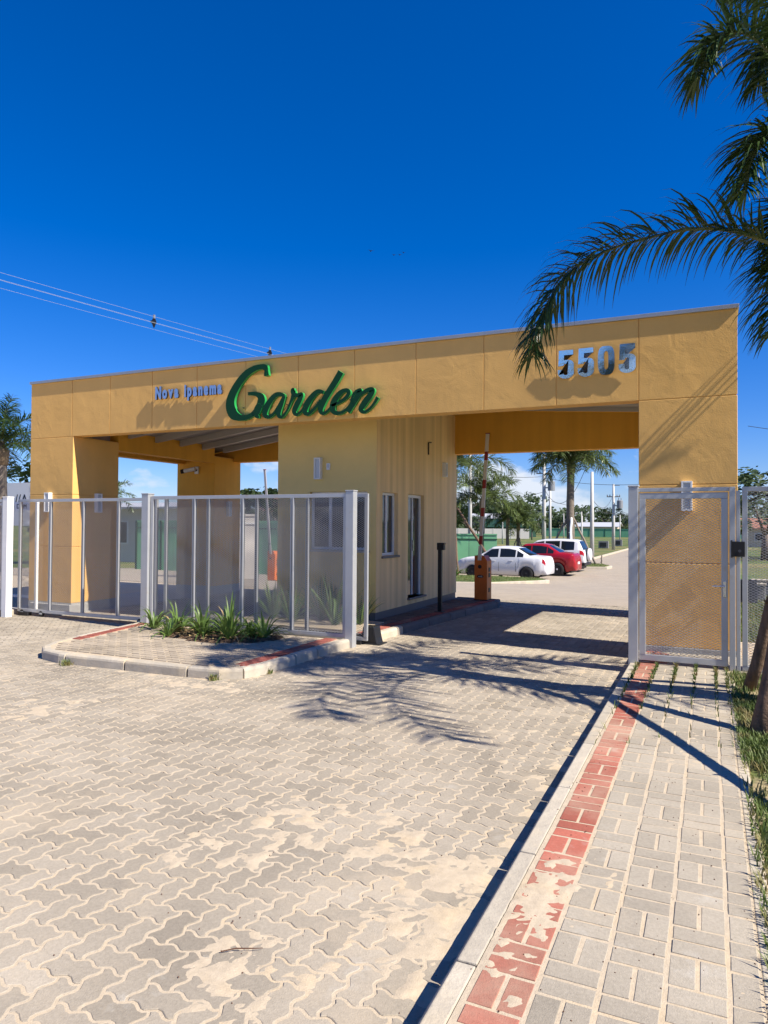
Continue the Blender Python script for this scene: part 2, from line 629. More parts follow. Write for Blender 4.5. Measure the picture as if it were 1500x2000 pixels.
drift = sheet('sand_drift', frange(-5.6, -0.885, 0.025), frange(1.6, 6.9, 0.025), 'sand_bed', 0, zf=sand_h)
drift2 = sheet('sand_drift', frange(-9.2, -5.6, 0.05) + [-5.6], frange(3.6, 9.4, 0.05), 'sand_bed', 0, zf=sand_h)
drift3 = sheet('sand_drift', frange(-5.6, -0.885, 0.05), frange(6.9, 10.4, 0.05), 'sand_bed', 0, zf=sand_h)
for o in (drift, drift2, drift3):
    o.data.polygons.foreach_set('use_smooth', [True] * len(o.data.polygons))
rf = sheet('far_road', [-26, -18, -12, -8.2, -4, 1.2], [y for y in YS if 15.5 < y < 33.6], 'far_paving', 0.004)
rf2 = sheet('car_park', [-11.2, -9, -7.4, -4, 1.2], [31, 36, 41, 46], 'far_paving', -0.004)
rf3 = sheet('access_road', [-7.4, -4, 1.2], [46, 60, 90, 150], 'far_paving', -0.004)
MB().box(-7.52, -7.4, 43, 150, -0.65, -0.48).obj('access_road_kerb', 'kerb_concrete')['kind'] = 'structure'

# ---- interlocking sixteen-sided pavers, laid in herringbone
Wp = 0.113
PA = 0.0125


def cell_edge(kind):
    prof = [(0.0, 0.0), (0.20, PA), (0.36, PA * 0.8), (0.64, -PA * 0.8), (0.80, -PA)]
    if kind == 'h':
        return [(t * Wp, d) for t, d in prof]
    return [(-d, t * Wp) for t, d in prof]


def domino(horizontal):
    nx, ny = (2, 1) if horizontal else (1, 2)
    pts = []
    for i in range(nx):
        pts += [(i * Wp + a, b) for a, b in cell_edge('h')]
    for j in range(ny):
        pts += [(nx * Wp + a, j * Wp + b) for a, b in cell_edge('v')]
    top = []
    for i in range(nx):
        top += [(i * Wp + a, ny * Wp + b) for a, b in cell_edge('h') + [(Wp, 0)]]
    seen = []
    for p in top:
        if not seen or (abs(p[0] - seen[-1][0]) + abs(p[1] - seen[-1][1])) > 1e-6:
            seen.append(p)
    pts += seen[::-1][:-1]
    lf = []
    for j in range(ny):
        lf += [(a, j * Wp + b) for a, b in cell_edge('v')]
    lf.append((0, ny * Wp))
    pts += lf[::-1][:-1]
    # drop duplicates
    out = []
    for p in pts:
        if not out or (abs(p[0] - out[-1][0]) + abs(p[1] - out[-1][1])) > 1e-6:
            out.append(p)
    cx, cy = nx * Wp / 2, ny * Wp / 2
    return [(x - cx, y - cy) for x, y in out]


def inset(poly, d):
    n = len(poly)
    out = []
    for i in range(n):
        p0, p1, p2 = Vector(poly[i - 1]), Vector(poly[i]), Vector(poly[(i + 1) % n])
        e1, e2 = (p1 - p0).normalized(), (p2 - p1).normalized()
        n1, n2 = Vector((-e1.y, e1.x)), Vector((-e2.y, e2.x))
        b = (n1 + n2)
        b = b / max(0.4, b.dot(n1))
        out.append(tuple(p1 + b * d))
    return out


def block_template(poly, gap, cham, ztop, zlow):
    o = inset(poly, gap)
    t = inset(poly, gap + cham)
    n = len(poly)
    vs = [(x, y, ztop) for x, y in t] + [(x, y, ztop - cham * 0.8) for x, y in o] + [(x, y, zlow) for x, y in o]
    fs = [tuple(range(n))]
    for i in range(n):
        j = (i + 1) % n
        fs.append((n + i, n + j, j, i))
        fs.append((2 * n + i, 2 * n + j, n + j, n + i))
    return vs, fs


def in_view(x, y, margin=0.04):
    dx = x * math.cos(yaw) + y * math.sin(yaw)
    dy = -x * math.sin(yaw) + y * math.cos(yaw)
    if dy < 1.2:
        return False
    return abs(dx / dy) < 750 / f_px + margin and (CAM_H / dy) < 1030 / f_px + 0.06


def lay(pieces, n_parts, parent, part_name, stuff_name, templates, mats, tilt=0.0015):
    """pieces: (x, y, z, template key, material key); the nearest n_parts are objects, the rest one 'stuff' mesh"""
    pieces = sorted(pieces, key=lambda p: (not in_view(p[0], p[1], 0.0), math.hypot(p[0], p[1])))
    cache = {}
    for (x, y, z, tk, mk) in pieces[:n_parts]:
        if (tk, mk) not in cache:
            b = MB()
            b.add(*templates[tk])
            cache[(tk, mk)] = b.raw(part_name, mats[mk])
        o = link(part_name, cache[(tk, mk)], parent)
        o.location = (x, y, z + rng.uniform(-0.0015, 0.0015))
        o.rotation_euler = (rng.gauss(0, tilt * 4), rng.gauss(0, tilt * 4), rng.gauss(0, 0.008))
    rest = {}
    for p in pieces[n_parts:]:
        rest.setdefault(p[4], []).append(p)
    for mk, ps in rest.items():
        V, F, k = [], [], 0
        for (x, y, z, tk, _) in ps:
            vs, fs = templates[tk]
            dz = z + rng.uniform(-0.0015, 0.0015)
            sx, sy = rng.gauss(0, tilt * 3), rng.gauss(0, tilt * 3)
            V += [(vx + x, vy + y, vz + dz + vx * sx + vy * sy) for vx, vy, vz in vs]
            F += [tuple(i + k for i in f) for f in fs]
            k += len(vs)
        b = MB()
        b.v, b.f = V, F
        o = b.obj(stuff_name, mats[mk], parent, raw=True)
        o['kind'] = 'stuff'


def ccw(p):
    a = sum(p[i - 1][0] * p[i][1] - p[i][0] * p[i - 1][1] for i in range(len(p)))
    return p if a > 0 else p[::-1]


ISLE = [(-4.62, 9.0), (-4.66, 7.9), (-4.68, 6.95), (-4.76, 6.62), (-4.98, 6.46), (-5.5, 6.40), (-6.2, 6.38), (-6.9, 6.35), (-7.35, 6.34),
        (-7.75, 6.44), (-8.0, 6.64), (-8.16, 6.95), (-8.28, 7.4), (-8.42, 8.2), (-8.55, 9.0)]


def inside(poly, x, y):
    c = False
    n = len(poly)
    for i in range(n):
        x1, y1 = poly[i - 1]
        x2, y2 = poly[i]
        if (y1 > y) != (y2 > y) and x < (x2 - x1) * (y - y1) / (y2 - y1) + x1:
            c = not c
    return c


PLAT = [(-4.50, 9.42), (-4.46, 10.6), (-4.28, 13.0), (-4.05, 14.9), (-4.15, 15.35), (-8.35, 15.35), (-8.45, 9.42)]
TPL = {'h': block_template(ccw(domino(True)), 0.0062, 0.003, 0.0045, -0.008),
       'v': block_template(ccw(domino(False)), 0.0062, 0.003, 0.0045, -0.008)}
pieces = []
nxc, nyc = int(16.2 / Wp), int(15.2 / Wp)
for j in range(-2, nyc):
    for i in range(-nxc, 4):
        k = (i - j) % 4
        if k == 0:
            cx, cy, tk = (i + 1) * Wp, (j + 0.5) * Wp, 'h'
        elif k == 3:
            cx, cy, tk = (i + 0.5) * Wp, (j + 1) * Wp, 'v'
        else:
            continue
        x, y = cx - 0.92, cy + 1.2
        if x > -0.97 or y > 16.2 or not in_view(x, y, 0.06):
            continue
        if inside(ISLE, x, y) or inside(PLAT, x, y) or (y > 9.35 and -8.45 < x < -4.5 and y < 15.4) or (9.8 < y and x < -11.0):
            continue
        pieces.append((x, y, 0.0, tk, 'p'))
lay(pieces, 300, road, 'paver', 'pavers_beyond', TPL, {'p': 'paver'})

# ---- sidewalk on the right
ZS = 0.12
walk = MB().box(-0.78, 0.24, -1, 8.95, -0.02, ZS - 0.004).box(-0.78, 3.5, 8.95, 11.3, -0.02, ZS - 0.004).box(0.24, 0.27, 11.3, 16.2, -0.02, ZS - 0.004).obj('sidewalk', 'sand_bed')
walk['kind'] = 'structure'


def walk_sand(x, y):
    a = mn.fractal(Vector((x * 2.2 + 7, y * 1.1, 3.3)), 0.9, 2.1, 5)
    b = mn.fractal(Vector((x * 14.0, y * 14.0, 5.0)), 0.8, 2.0, 4)
    lft = max(0.0, min(1.0, (-0.52 - x) / 0.2)) * max(0.35, min(1.0, (6.0 - y) / 2.5))
    dr = max(0.0, min(1.0, (a + 0.4 * b + 0.30 * lft - 0.62) / 0.4))
    return ZS + 0.0012 + 0.0055 * dr + 0.0035 * b * (0.25 + 0.75 * min(1, dr * 2))


ws = sheet('walk_sand_drift', frange(-0.782, 0.17, 0.017), frange(1.7, 8.9, 0.02), 'sand_bed', 0, zf=walk_sand)
ws.data.polygons.foreach_set('use_smooth', [True] * len(ws.data.polygons))


def rect(w, h):
    return [(-w / 2, -h / 2), (w / 2, -h / 2), (w / 2, h / 2), (-w / 2, h / 2)]


BT = {'x': block_template(rect(0.193, 0.098), 0.0035, 0.002, 0.004, -0.02),
      'y': block_template(rect(0.098, 0.198), 0.005, 0.002, 0.004, -0.02),
      's': block_template(rect(0.1, 0.1), 0.003, 0.003, 0.004, -0.02)}
bricks = []
cols = [(-0.662, 'r', 0.0), (-0.455, 'g', 0.05), (-0.248, 'g', 0.17), (-0.041, 'g', 0.02)]
for cx, mk, ph in cols:
    y = 1.1 - ph
    while y < 8.93:
        for q in (-0.052, 0.052):
            bricks.append((cx + q, y + 0.1, ZS, 'y', mk))
        bricks.append((cx, y + 0.255, ZS, 'x', mk))
        bricks.append((cx, y + 0.36, ZS, 'x', mk))
        y += 0.416
y = 1.05
while y < 8.93:
    bricks.append((0.116, y + 0.1, ZS, 'y', 'g'))
    bricks.append((0.116, y + 0.26, ZS, 's', 'g'))
    bricks.append((0.116, y + 0.364, ZS, 's', 'g'))
    y += 0.416
bricks = [b for b in bricks if in_view(b[0], b[1], 0.03)]
more = []
for iy in range(int(2.2 / 0.104)):
    for ix in range(int(4.2 / 0.206)):
        x, y = -0.66 + ix * 0.206 + (0.1 if iy % 2 else 0), 9.02 + iy * 0.104
        if in_view(x, y, 0.05):
            more.append((x, y, ZS, 'x', 'r' if ix == 0 else 'g'))
lay(bricks + more, 300, walk, 'brick', 'sidewalk_bricks_beyond', BT, {'r': 'walk_red', 'g': 'walk_grey'})

# kerb of the sidewalk: one stone after another
kerb = tag(bpy.data.objects.new('sidewalk_kerb', None), kind='structure')
COL.objects.link(kerb)
y = 0.6
while y < 15.3:
    ln = 0.98
    b = MB()
    b.prism([(-0.885, -0.05), (-0.883, 0.095), (-0.862, ZS + 0.002), (-0.786, ZS + 0.002), (-0.786, -0.05)], y + 0.006, y + ln - 0.006, 'y')
    # prism axis y takes (x, z)
    b.obj('kerb_stone', 'kerb_concrete', kerb, bevel=0.006)
    y += ln
edge = tag(bpy.data.objects.new('garden_edging', None), kind='structure')
COL.objects.link(edge)
y = 0.8
while y < 8.6:
    MB().box(0.172, 0.235, y + 0.005, y + 0.99, -0.02, ZS - 0.001).obj('edging_stone', 'kerb_concrete', edge, bevel=0.006)
    y += 1.0
sheet('planting_strip', [0.235, 0.6, 1.2, 2.4, 4.5], [-1, 2, 4, 6, 8, 8.9], 'lawn_soil', 0.10)
sheet('lawn', [0.3, 1, 2, 4, 8, 20, 60], [11.3] + [y for y in YS if 12 <= y < 46], 'field', 0.03)

# ---- traffic island in front of the gate
isle = MB().prism(inset(ccw(ISLE), 0.08), -0.02, ZS - 0.006, 'z').obj('traffic_island', 'sand_bed')
isle['kind'] = 'structure'


def kerb_ring(poly, parent, mt, h, w=0.11, closed=False, split=0.9, top_r=0.035):
    """kerb stones following a poly-line (inside is on the left of the direction of travel)"""
    pts = [Vector(p) for p in poly]
    # resample
    dense = []
    for a, b in zip(pts[:-1], pts[1:]):
        n = max(1, int((b - a).length / 0.1))
        dense += [a.lerp(b, i / n) for i in range(n)]
    dense.append(pts[-1])
    acc, start, segs = 0, 0, []
    target = split
    for i in range(1, len(dense)):
        acc += (dense[i] - dense[i - 1]).length
        if acc > target or i == len(dense) - 1:
            segs.append(dense[start:i + 1])
            start, acc = i, 0
            target = split * rng.choice([1.0, 1.0, 0.55, 0.75])
    for sg in segs:
        if len(sg) < 2:
            continue
        k = MB()
        rings = []
        sg = [s.copy() for s in sg]
        d0 = (sg[1] - sg[0]).normalized()
        d1 = (sg[-1] - sg[-2]).normalized()
        sg[0] += d0 * 0.012
        sg[-1] -= d1 * 0.012
        dh = rng.uniform(-0.004, 0.004)
        for i, p in enumerate(sg):
            t = (sg[min(i + 1, len(sg) - 1)] - sg[max(i - 1, 0)]).normalized()
            nrm = Vector((-t.y, t.x))
            prof = [(0, -0.03), (0.004, h - top_r), (top_r * 0.35, h - top_r * 0.35), (top_r, h), (w, h + 0.001), (w, -0.03)]
            for q, z in prof:
                pp = p + nrm * q
                k.v.append((pp.x, pp.y, z + (dh if z > 0 else 0)))
        n = 6
        for i in range(len(sg) - 1):
            for j in range(n):
                k.f.append((i * n + j, i * n + (j + 1) % n, (i + 1) * n + (j + 1) % n, (i + 1) * n + j))
        k.f.append(tuple(range(n)))
        k.f.append(tuple((len(sg) - 1) * n + j for j in range(n)))
        k.obj('kerb_stone', mt, parent, bevel=0.004)


kerb_ring(ISLE[::-1], isle, 'kerb_concrete', ZS + 0.004)
BED = [(-7.45, 8.72), (-7.40, 8.02), (-6.3, 7.80), (-5.72, 8.02), (-5.45, 8.42), (-5.6, 8.72)]
ib = []
in_isle = inset(ccw(ISLE), 0.125)
for iy in range(28):
    for ix in range(26):
        x = -8.6 + ix * 0.206 + (0.103 if iy % 2 else 0)
        y = 6.4 + iy * 0.105
        if not (inside(in_isle, x - 0.07, y) and inside(in_isle, x + 0.07, y) and inside(in_isle, x, y - 0.05)) or inside(BED, x, y) or y > 8.95:
            continue
        if x > -5.06 and y > 6.75 or (x < -7.86 - (y - 7.15) * 0.21 and y > 7.15):
            continue
        ib.append((x, y, ZS, 'x', 'g'))
for iy in range(22):
    y = 6.78 + iy * 0.104
    if y < 8.95:
        ib.append((-4.90, y, ZS, 'x', 'r'))
    if 7.2 < y < 8.95:
        ib.append((-8.05 - (y - 7.15) * 0.20, y, ZS, 'x', 'r'))
lay(ib, 300, isle, 'brick', 'island_bricks_beyond', BT, {'r': 'isle_red', 'g': 'isle_brick'})
bed = MB()
xs = [-7.5 + 0.09 * i for i in range(24)]
bl = []
for iy in range(11):
    for ix in range(24):
        bl.append((xs[ix], 7.8 + iy * 0.092, ZS + (0.012 + 0.03 * rng.random() if inside(inset(ccw(BED), 0.03), xs[ix], 7.8 + iy * 0.092) else -0.03)))
bed.v = bl
bed.f = [(j * 24 + i, j * 24 + i + 1, (j + 1) * 24 + i + 1, (j + 1) * 24 + i) for j in range(10) for i in range(23)]
bo = bed.obj('flower_bed_soil', 'soil', smooth=True, raw=True)
bo['kind'] = 'structure'
# dry leaf litter on the bed
lt = MB()
for i in range(260):
    x, y = rng.uniform(-7.4, -5.5), rng.uniform(7.82, 8.7)
    if not inside(BED, x, y):
        continue
    a = rng.uniform(0, 6.28)
    c, s_ = math.cos(a) * 0.035, math.sin(a) * 0.035
    z = ZS + 0.04 + rng.uniform(0, 0.02)
    lt.add([(x - c, y - s_, z), (x + s_ * 0.3, y - c * 0.3, z + rng.uniform(0, 0.02)), (x + c, y + s_, z), (x - s_ * 0.3, y + c * 0.3, z + rng.uniform(0, .02))], [(0, 1, 2, 3)])
tag(lt.obj('leaf_litter', 'leaf_dry', raw=True), 'dry brown leaf litter lying on the flower bed soil', 'leaf litter', kind='stuff')

# ---- raised platform the guard booth stands on
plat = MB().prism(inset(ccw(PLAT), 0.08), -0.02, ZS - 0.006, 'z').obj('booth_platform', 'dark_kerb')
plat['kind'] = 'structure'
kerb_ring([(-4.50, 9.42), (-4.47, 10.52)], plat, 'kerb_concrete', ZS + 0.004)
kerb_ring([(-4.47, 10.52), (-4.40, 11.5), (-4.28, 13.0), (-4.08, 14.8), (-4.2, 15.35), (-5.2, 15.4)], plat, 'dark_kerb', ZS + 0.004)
pb = []
for iy in range(57):
    y = 9.5 + iy * 0.104
    lim = -4.66 + max(0, (y - 10.5)) * 0.085
    pb.append((lim - 0.06, y, ZS, 'x', 'r'))
    x = lim - 0.27
    while x > -5.1:
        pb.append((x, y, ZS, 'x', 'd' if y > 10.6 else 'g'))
        x -= 0.206
lay([p for p in pb if inside(inset(ccw(PLAT), 0.1), p[0], p[1])], 150, plat, 'brick', 'platform_bricks_beyond', BT, {'r': 'isle_red', 'd': 'dark_brick', 'g': 'isle_brick'})
pads = MB().box(-13.0, -11.05, 9.6, 15.6, -0.02, 0.02).obj('pillar_pavement', 'footing')
pads['kind'] = 'structure'
MB().box(-16, -11.95, 8.6, 9.4, -0.02, 0.10).obj('left_kerb', 'kerb_concrete', bevel=0.02)['kind'] = 'structure'

# ------------------------------------------------------------------ entrance portico
por = empty('entrance_portico', 'long ochre entrance gateway with flat parapet spanning both lanes', 'gateway', (-6, 9.9, 0))


def pobj(mb, name, mt, parent, bevel=0, off=None, smooth=False):
    """build in world coordinates, parented to an empty without moving it"""
    o = mb.obj(name, mt, parent, bevel=bevel, smooth=smooth)
    o.matrix_parent_inverse = Matrix.Translation(-Vector(parent.location))
    if parent.rotation_euler.z:
        o.matrix_parent_inverse = (Matrix.Translation(parent.location) @ Matrix.Rotation(parent.rotation_euler.z, 4, 'Z')).inverted()
    return o


XL, XR, YF, YB = -12.32, 0.32, 9.9, 15.27
PX = [(XL, -11.15), (-0.85, XR)]
for (x0, x1) in PX:
    for (y0, y1) in ((YF, 11.06), (14.2, YB)):
        g = 0.010
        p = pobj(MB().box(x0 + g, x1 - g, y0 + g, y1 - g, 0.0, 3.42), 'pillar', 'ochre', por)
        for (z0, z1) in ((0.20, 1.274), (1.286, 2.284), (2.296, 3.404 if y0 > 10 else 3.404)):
            mt = 'ochre' if y0 < 10 else 'ochre_bounce'
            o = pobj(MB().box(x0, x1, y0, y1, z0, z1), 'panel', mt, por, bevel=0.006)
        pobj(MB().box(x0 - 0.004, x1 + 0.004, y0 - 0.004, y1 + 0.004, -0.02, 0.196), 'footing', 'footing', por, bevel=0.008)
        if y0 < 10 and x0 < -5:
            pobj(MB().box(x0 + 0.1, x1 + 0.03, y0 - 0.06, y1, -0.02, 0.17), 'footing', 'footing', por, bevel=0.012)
jx = [XL, -11.19, -10.215, -9.19, -8.175, -7.14, -6.105, -5.07, -4.03, -2.97, -1.93, -0.85, XR]
pobj(MB().box(XL + 0.01, XR - 0.01, YF + 0.01, 10.15, 3.404 + 0.012, 4.495), 'front_beam', 'ochre', por)
for a, b in zip(jx[:-1], jx[1:]):
    z0 = 3.416
    pobj(MB().box(a + (0.006 if a > XL else 0), b - (0.006 if b < XR else 0), YF, YF + 0.014, z0, 4.497), 'panel', 'ochre', por, bevel=0.003)
pobj(MB().box(XL + 0.01, XL + 0.26, 10.152, YB - 0.3, 3.25, 4.49), 'side_beam', 'ochre_bounce', por)
pobj(MB().box(-11.40, -11.152, 11.062, 14.198, 3.25, 4.0), 'side_beam', 'ochre_bounce', por)
pobj(MB().box(XR - 0.26, XR - 0.004, 10.152, YB - 0.3, 3.40, 4.49), 'side_beam', 'ochre', por)
pobj(MB().box(XL + 0.012, XR - 0.012, YB - 0.29, YB - 0.012, 3.33, 4.49), 'rear_beam', 'ochre_bounce', por)
# soffit of the front beam is the same paint, parapet flashing on top
fl = MB().box(XL - 0.02, XR + 0.02, YF - 0.034, 10.18, 4.497, 4.55)
fl.box(XL - 0.02, XL + 0.3, 10.18, YB, 4.497, 4.55).box(XR - 0.3, XR + 0.02, 10.18, YB, 4.497, 4.55).box(XL + 0.3, XR - 0.3, YB - 0.3, YB, 4.497, 4.55)
pobj(fl, 'parapet_flashing', 'flashing', por, bevel=0.004)


def roofz(x):
    return 3.66 + (x + 11.15) * (0.72 / 5.2) if x < -5.95 else 4.38 - (x + 5.95) * (0.42 / 6.0)


rs = MB()
for (xa, xb) in ((-12.05, -5.95), (-5.95, 0.06)):
    za, zb = roofz(xa), roofz(xb)
    rs.hull8([(xa, 10.15, za), (xb, 10.15, zb), (xb, YB - 0.3, zb), (xa, YB - 0.3, za)],
             [(xa, 10.15, za + 0.06), (xb, 10.15, zb + 0.06), (xb, YB - 0.3, zb + 0.06), (xa, YB - 0.3, za + 0.06)])
pobj(rs, 'roof_sheet', 'roof_sheet', por)
for i, yy in enumerate((10.55, 11.35, 12.15, 12.95, 13.75, 14.55)):
    for (xa, xb) in ((-11.14, -7.15), (-5.1, 0.04)):
        za, zb = roofz(xa) - 0.002, roofz(xb) - 0.002
        h = 0.13 if xa < -6 else 0.07
        q = MB().hull8([(xa, yy - 0.045, za - h), (xb, yy - 0.045, zb - h), (xb, yy + 0.045, zb - h), (xa, yy + 0.045, za - h)],
                       [(xa, yy - 0.045, za), (xb, yy - 0.045, zb), (xb, yy + 0.045, zb), (xa, yy + 0.045, za)])
        pobj(q, 'purlin', 'purlin', por)
# ------------------------------------------------------------------ guard booth
bth = empty('guard_booth', 'pale sand coloured guard booth standing under the gateway roof', 'guard booth', (-6.1, 12.9, 0))
BX0, BX1, BY0, BY1, BT_ = -7.13, -5.15, 10.9, 15.1, 4.28


def holed(axis, d0, d1, u0, u1, z0, z1, holes):
    """wall slab with rectangular holes; axis 'x': slab between x=d0..d1, u runs along y"""
    us = sorted({u0, u1} | {h[0] for h in holes} | {h[1] for h in holes})
    b = MB()
    for ua, ub in zip(us[:-1], us[1:]):
        cuts = sorted([(h[2], h[3]) for h in holes if h[0] <= ua and h[1] >= ub])
        z = z0
        for a, c in cuts + [(z1, z1)]:
            if a > z:
                if axis == 'x':
                    b.box(d0, d1, ua, ub, z, a)
                else:
                    b.box(ua, ub, d0, d1, z, a)
            z = max(z, c)
    return b


WIN = (11.15, 11.82, 1.20, 2.32)
DOOR = (12.30, 13.12, 0.37, 2.33)
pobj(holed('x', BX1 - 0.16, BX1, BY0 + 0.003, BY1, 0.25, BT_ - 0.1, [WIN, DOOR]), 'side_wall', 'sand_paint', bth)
FW = (-6.46, -5.32, 1.30, 2.32)
pobj(holed('y', BY0, BY0 + 0.16, BX0, BX1 - 0.003, 0.25, BT_, [FW]), 'front_wall', 'booth_front_shade', bth)
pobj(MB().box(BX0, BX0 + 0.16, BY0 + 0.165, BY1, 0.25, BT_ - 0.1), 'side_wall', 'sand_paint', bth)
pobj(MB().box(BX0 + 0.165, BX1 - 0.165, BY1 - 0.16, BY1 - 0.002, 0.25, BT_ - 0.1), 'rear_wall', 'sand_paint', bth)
pobj(MB().box(BX0 + 0.012, BX1 - 0.012, BY0 + 0.012, BY1 - 0.012, ZS - 0.02, 0.249), 'plinth', 'stone_sill', bth)


def window_in(parent, name, axis, d, u0, u1, z0, z1, sash=2, mt='white_paint'):
    """frame set 0.09 deep in the wall, panes as sub-parts; outward is +x (axis x) or -y (axis y)"""
    fr = MB()
    t = 0.05

    def bx(b, ua, ub, za, zb, da, db):
        if axis == 'x':
            b.box(d - db, d - da, ua, ub, za, zb)
        else:
            b.box(ua, ub, d + da, d + db, za, zb)
    bx(fr, u0 + .002, u1 - .002, z0 + .002, z0 + t, 0.07, 0.13)
    bx(fr, u0 + .002, u1 - .002, z1 - t, z1 - .002, 0.07, 0.13)
    bx(fr, u0 + .002, u0 + t, z0 + t, z1 - t, 0.07, 0.13)
    bx(fr, u1 - t, u1 - .002, z0 + t, z1 - t, 0.07, 0.13)
    for k in range(1, sash):
        c = u0 + (u1 - u0) * k / sash
        bx(fr, c - 0.03, c + 0.03, z0 + t, z1 - t, 0.075, 0.125)
    f = pobj(fr, name, mt, parent, bevel=0.003)
    for k in range(sash):
        a = u0 + (u1 - u0) * k / sash
        c = u0 + (u1 - u0) * (k + 1) / sash
        g = MB()
        bx(g, a + 0.028, c - 0.028, z0 + 0.045, z1 - 0.045, 0.095, 0.105)
        o = g.obj('pane', 'glass_pane', f)
        o.matrix_parent_inverse = Matrix.Translation(-Vector(parent.location))
        o.matrix_parent_inverse = f.matrix_parent_inverse.copy() if False else Matrix.Identity(4)
    return f


window_in(bth, 'window', 'x', BX1, *WIN)
window_in(bth, 'window', 'y', BY0, *FW, sash=3)
pobj(MB().box(FW[0] - 0.05, FW[1] + 0.05, BY0 - 0.06, BY0 + 0.06, 1.262, 1.297), 'counter', 'flashing', bth, bevel=0.004)
pobj(MB().box(BX1 - 0.02, BX1 + 0.035, WIN[0] - 0.03, WIN[1] + 0.03, 1.16, 1.198), 'sill', 'stone_sill', bth, bevel=0.004)
df = MB()
df.box(BX1 - 0.13, BX1 - 0.07, DOOR[0] + .002, DOOR[0] + 0.05, .372, DOOR[3] - .002).box(BX1 - 0.13, BX1 - 0.07, DOOR[1] - 0.05, DOOR[1] - .002, .372, DOOR[3] - .002)
df.box(BX1 - 0.13, BX1 - 0.07, DOOR[0] + 0.05, DOOR[1] - 0.05, DOOR[3] - 0.06, DOOR[3] - .002)
dr = pobj(df, 'door', 'white_paint', bth, bevel=0.003)
for (a, b_, nm) in ((DOOR[0] + 0.05, DOOR[0] + 0.40, 'pane'), (DOOR[0] + 0.44, DOOR[1] - 0.05, 'pane')):
    MB().box(BX1 - 0.112, BX1 - 0.10, a, b_, 0.40, DOOR[3] - 0.06).obj(nm, 'glass_pane', dr)
MB().box(BX1 - 0.115, BX1 - 0.082, DOOR[0] + 0.40, DOOR[0] + 0.44, 0.40, DOOR[3] - 0.06).obj('stile', 'white_paint', dr)
MB().box(BX1 - 0.09, BX1 - 0.06, DOOR[0] + 0.405, DOOR[0] + 0.43, 1.25, 1.45).obj('handle', 'steel', dr)
pobj(MB().box(BX1 - 0.14, BX1 + 0.05, DOOR[0] - 0.02, DOOR[1] + 0.04, 0.335, 0.37), 'threshold', 'stone_sill', bth, bevel=0.004)
pobj(MB().box(BX0 + 0.2, BX1 - 0.2, BY0 + 0.2, BY1 - 0.2, 0.25, 0.30), 'booth_floor', 'stone_sill', bth)

# small fittings on the walls


def wall_light(loc, rz, label, w=0.13, h=0.38):
    t = empty('wall_light', label, 'wall light', loc, rz, 'rectangular wall lights on the gateway')
    b = MB()
    d = 0.085
    b.box(-w / 2, -w / 2 + 0.022, -d, 0, -h / 2, h / 2).box(w / 2 - 0.022, w / 2, -d, 0, -h / 2, h / 2)
    b.box(-w / 2 + 0.022, w / 2 - 0.022, -d, 0, h / 2 - 0.022, h / 2).box(-w / 2 + 0.022, w / 2 - 0.022, -d, 0, -h / 2, -h / 2 + 0.022)
    b.box(-w / 2 + 0.022, w / 2 - 0.022, -0.012, 0, -h / 2 + 0.022, h / 2 - 0.022)
    b.obj('lamp_frame', 'white_paint', t, bevel=0.002)
    MB().box(-w / 2 + 0.022, w / 2 - 0.022, -d + 0.02, -d + 0.026, -h / 2 + 0.022, h / 2 - 0.022).obj('lamp_glass', 'lamp_glass', t)
    MB().lathe([(0.022, -0.1), (0.025, 0.02), (0.022, 0.1)], (0, -0.035, 0), 'z', 10).obj('bulb', 'white_paint', t)
    return t


wall_light((-0.265, 9.9, 2.14), 0, 'white framed wall light on the right front pillar above the pedestrian gate')
wall_light((-11.76, 9.9, 2.14), 0, 'white framed wall light on the front of the far left pillar')
wall_light((-11.15, 10.5, 2.14), R(90), 'white framed wall light on the inner side of the left front pillar')
wall_light((-6.27, BY0, 2.73), 0, 'tall white framed wall light on the shaded front of the booth')
wall_light((BX1, 14.22, 2.92), R(90), 'small white wall light high on the booth side beyond the door', 0.12, 0.30)
wall_light((-11.15, 14.75, 2.12), R(90), 'white wall light on the rear left pillar seen through the mesh')
t = empty('wall_sensor', 'small pale sensor box on the booth front beside its wall light', 'sensor', (-6.08, BY0, 2.76))
MB().box(-0.035, 0.035, -0.03, 0, -0.06, 0.06).obj('sensor_case', 'white_paint', t, bevel=0.008)
MB().box(-0.02, 0.02, -0.034, -0.03, -0.02, 0.04).obj('sensor_lens', 'lamp_glass', t)
t = empty('security_camera', 'white bullet security camera on the rear left pillar', 'camera', (-11.72, 14.2, 3.08))
MB().box(-0.03, 0.09, -0.03, 0.0, -0.09, 0.09).obj('mount', 'white_paint', t, bevel=0.006)
MB().tube([(0.03, -0.02, 0), (0.0, -0.12, -0.01)], 0.025, 8).obj('bracket', 'black_plastic', t)
MB().tube([(0.06, -0.12, 0.03), (-0.20, -0.22, -0.03)], 0.05, 12).obj('camera_body', 'white_paint', t)
MB().tube([(-0.20, -0.22, -0.03), (-0.27, -0.247, -0.046)], 0.056, 12).obj('camera_hood', 'black_plastic', t)
t = empty('conduit_bracket', 'small dark pipe bracket under the beam at the top of the booth side', 'bracket', (BX1, 13.3, 3.36))
MB().tube([(0.02, 0, -0.2), (0.02, 0, 0.04), (0.02, 0.14, 0.06)], 0.014, 6).obj('pipe', 'trim_black', t)

# ------------------------------------------------------------------ lettering on the parapet


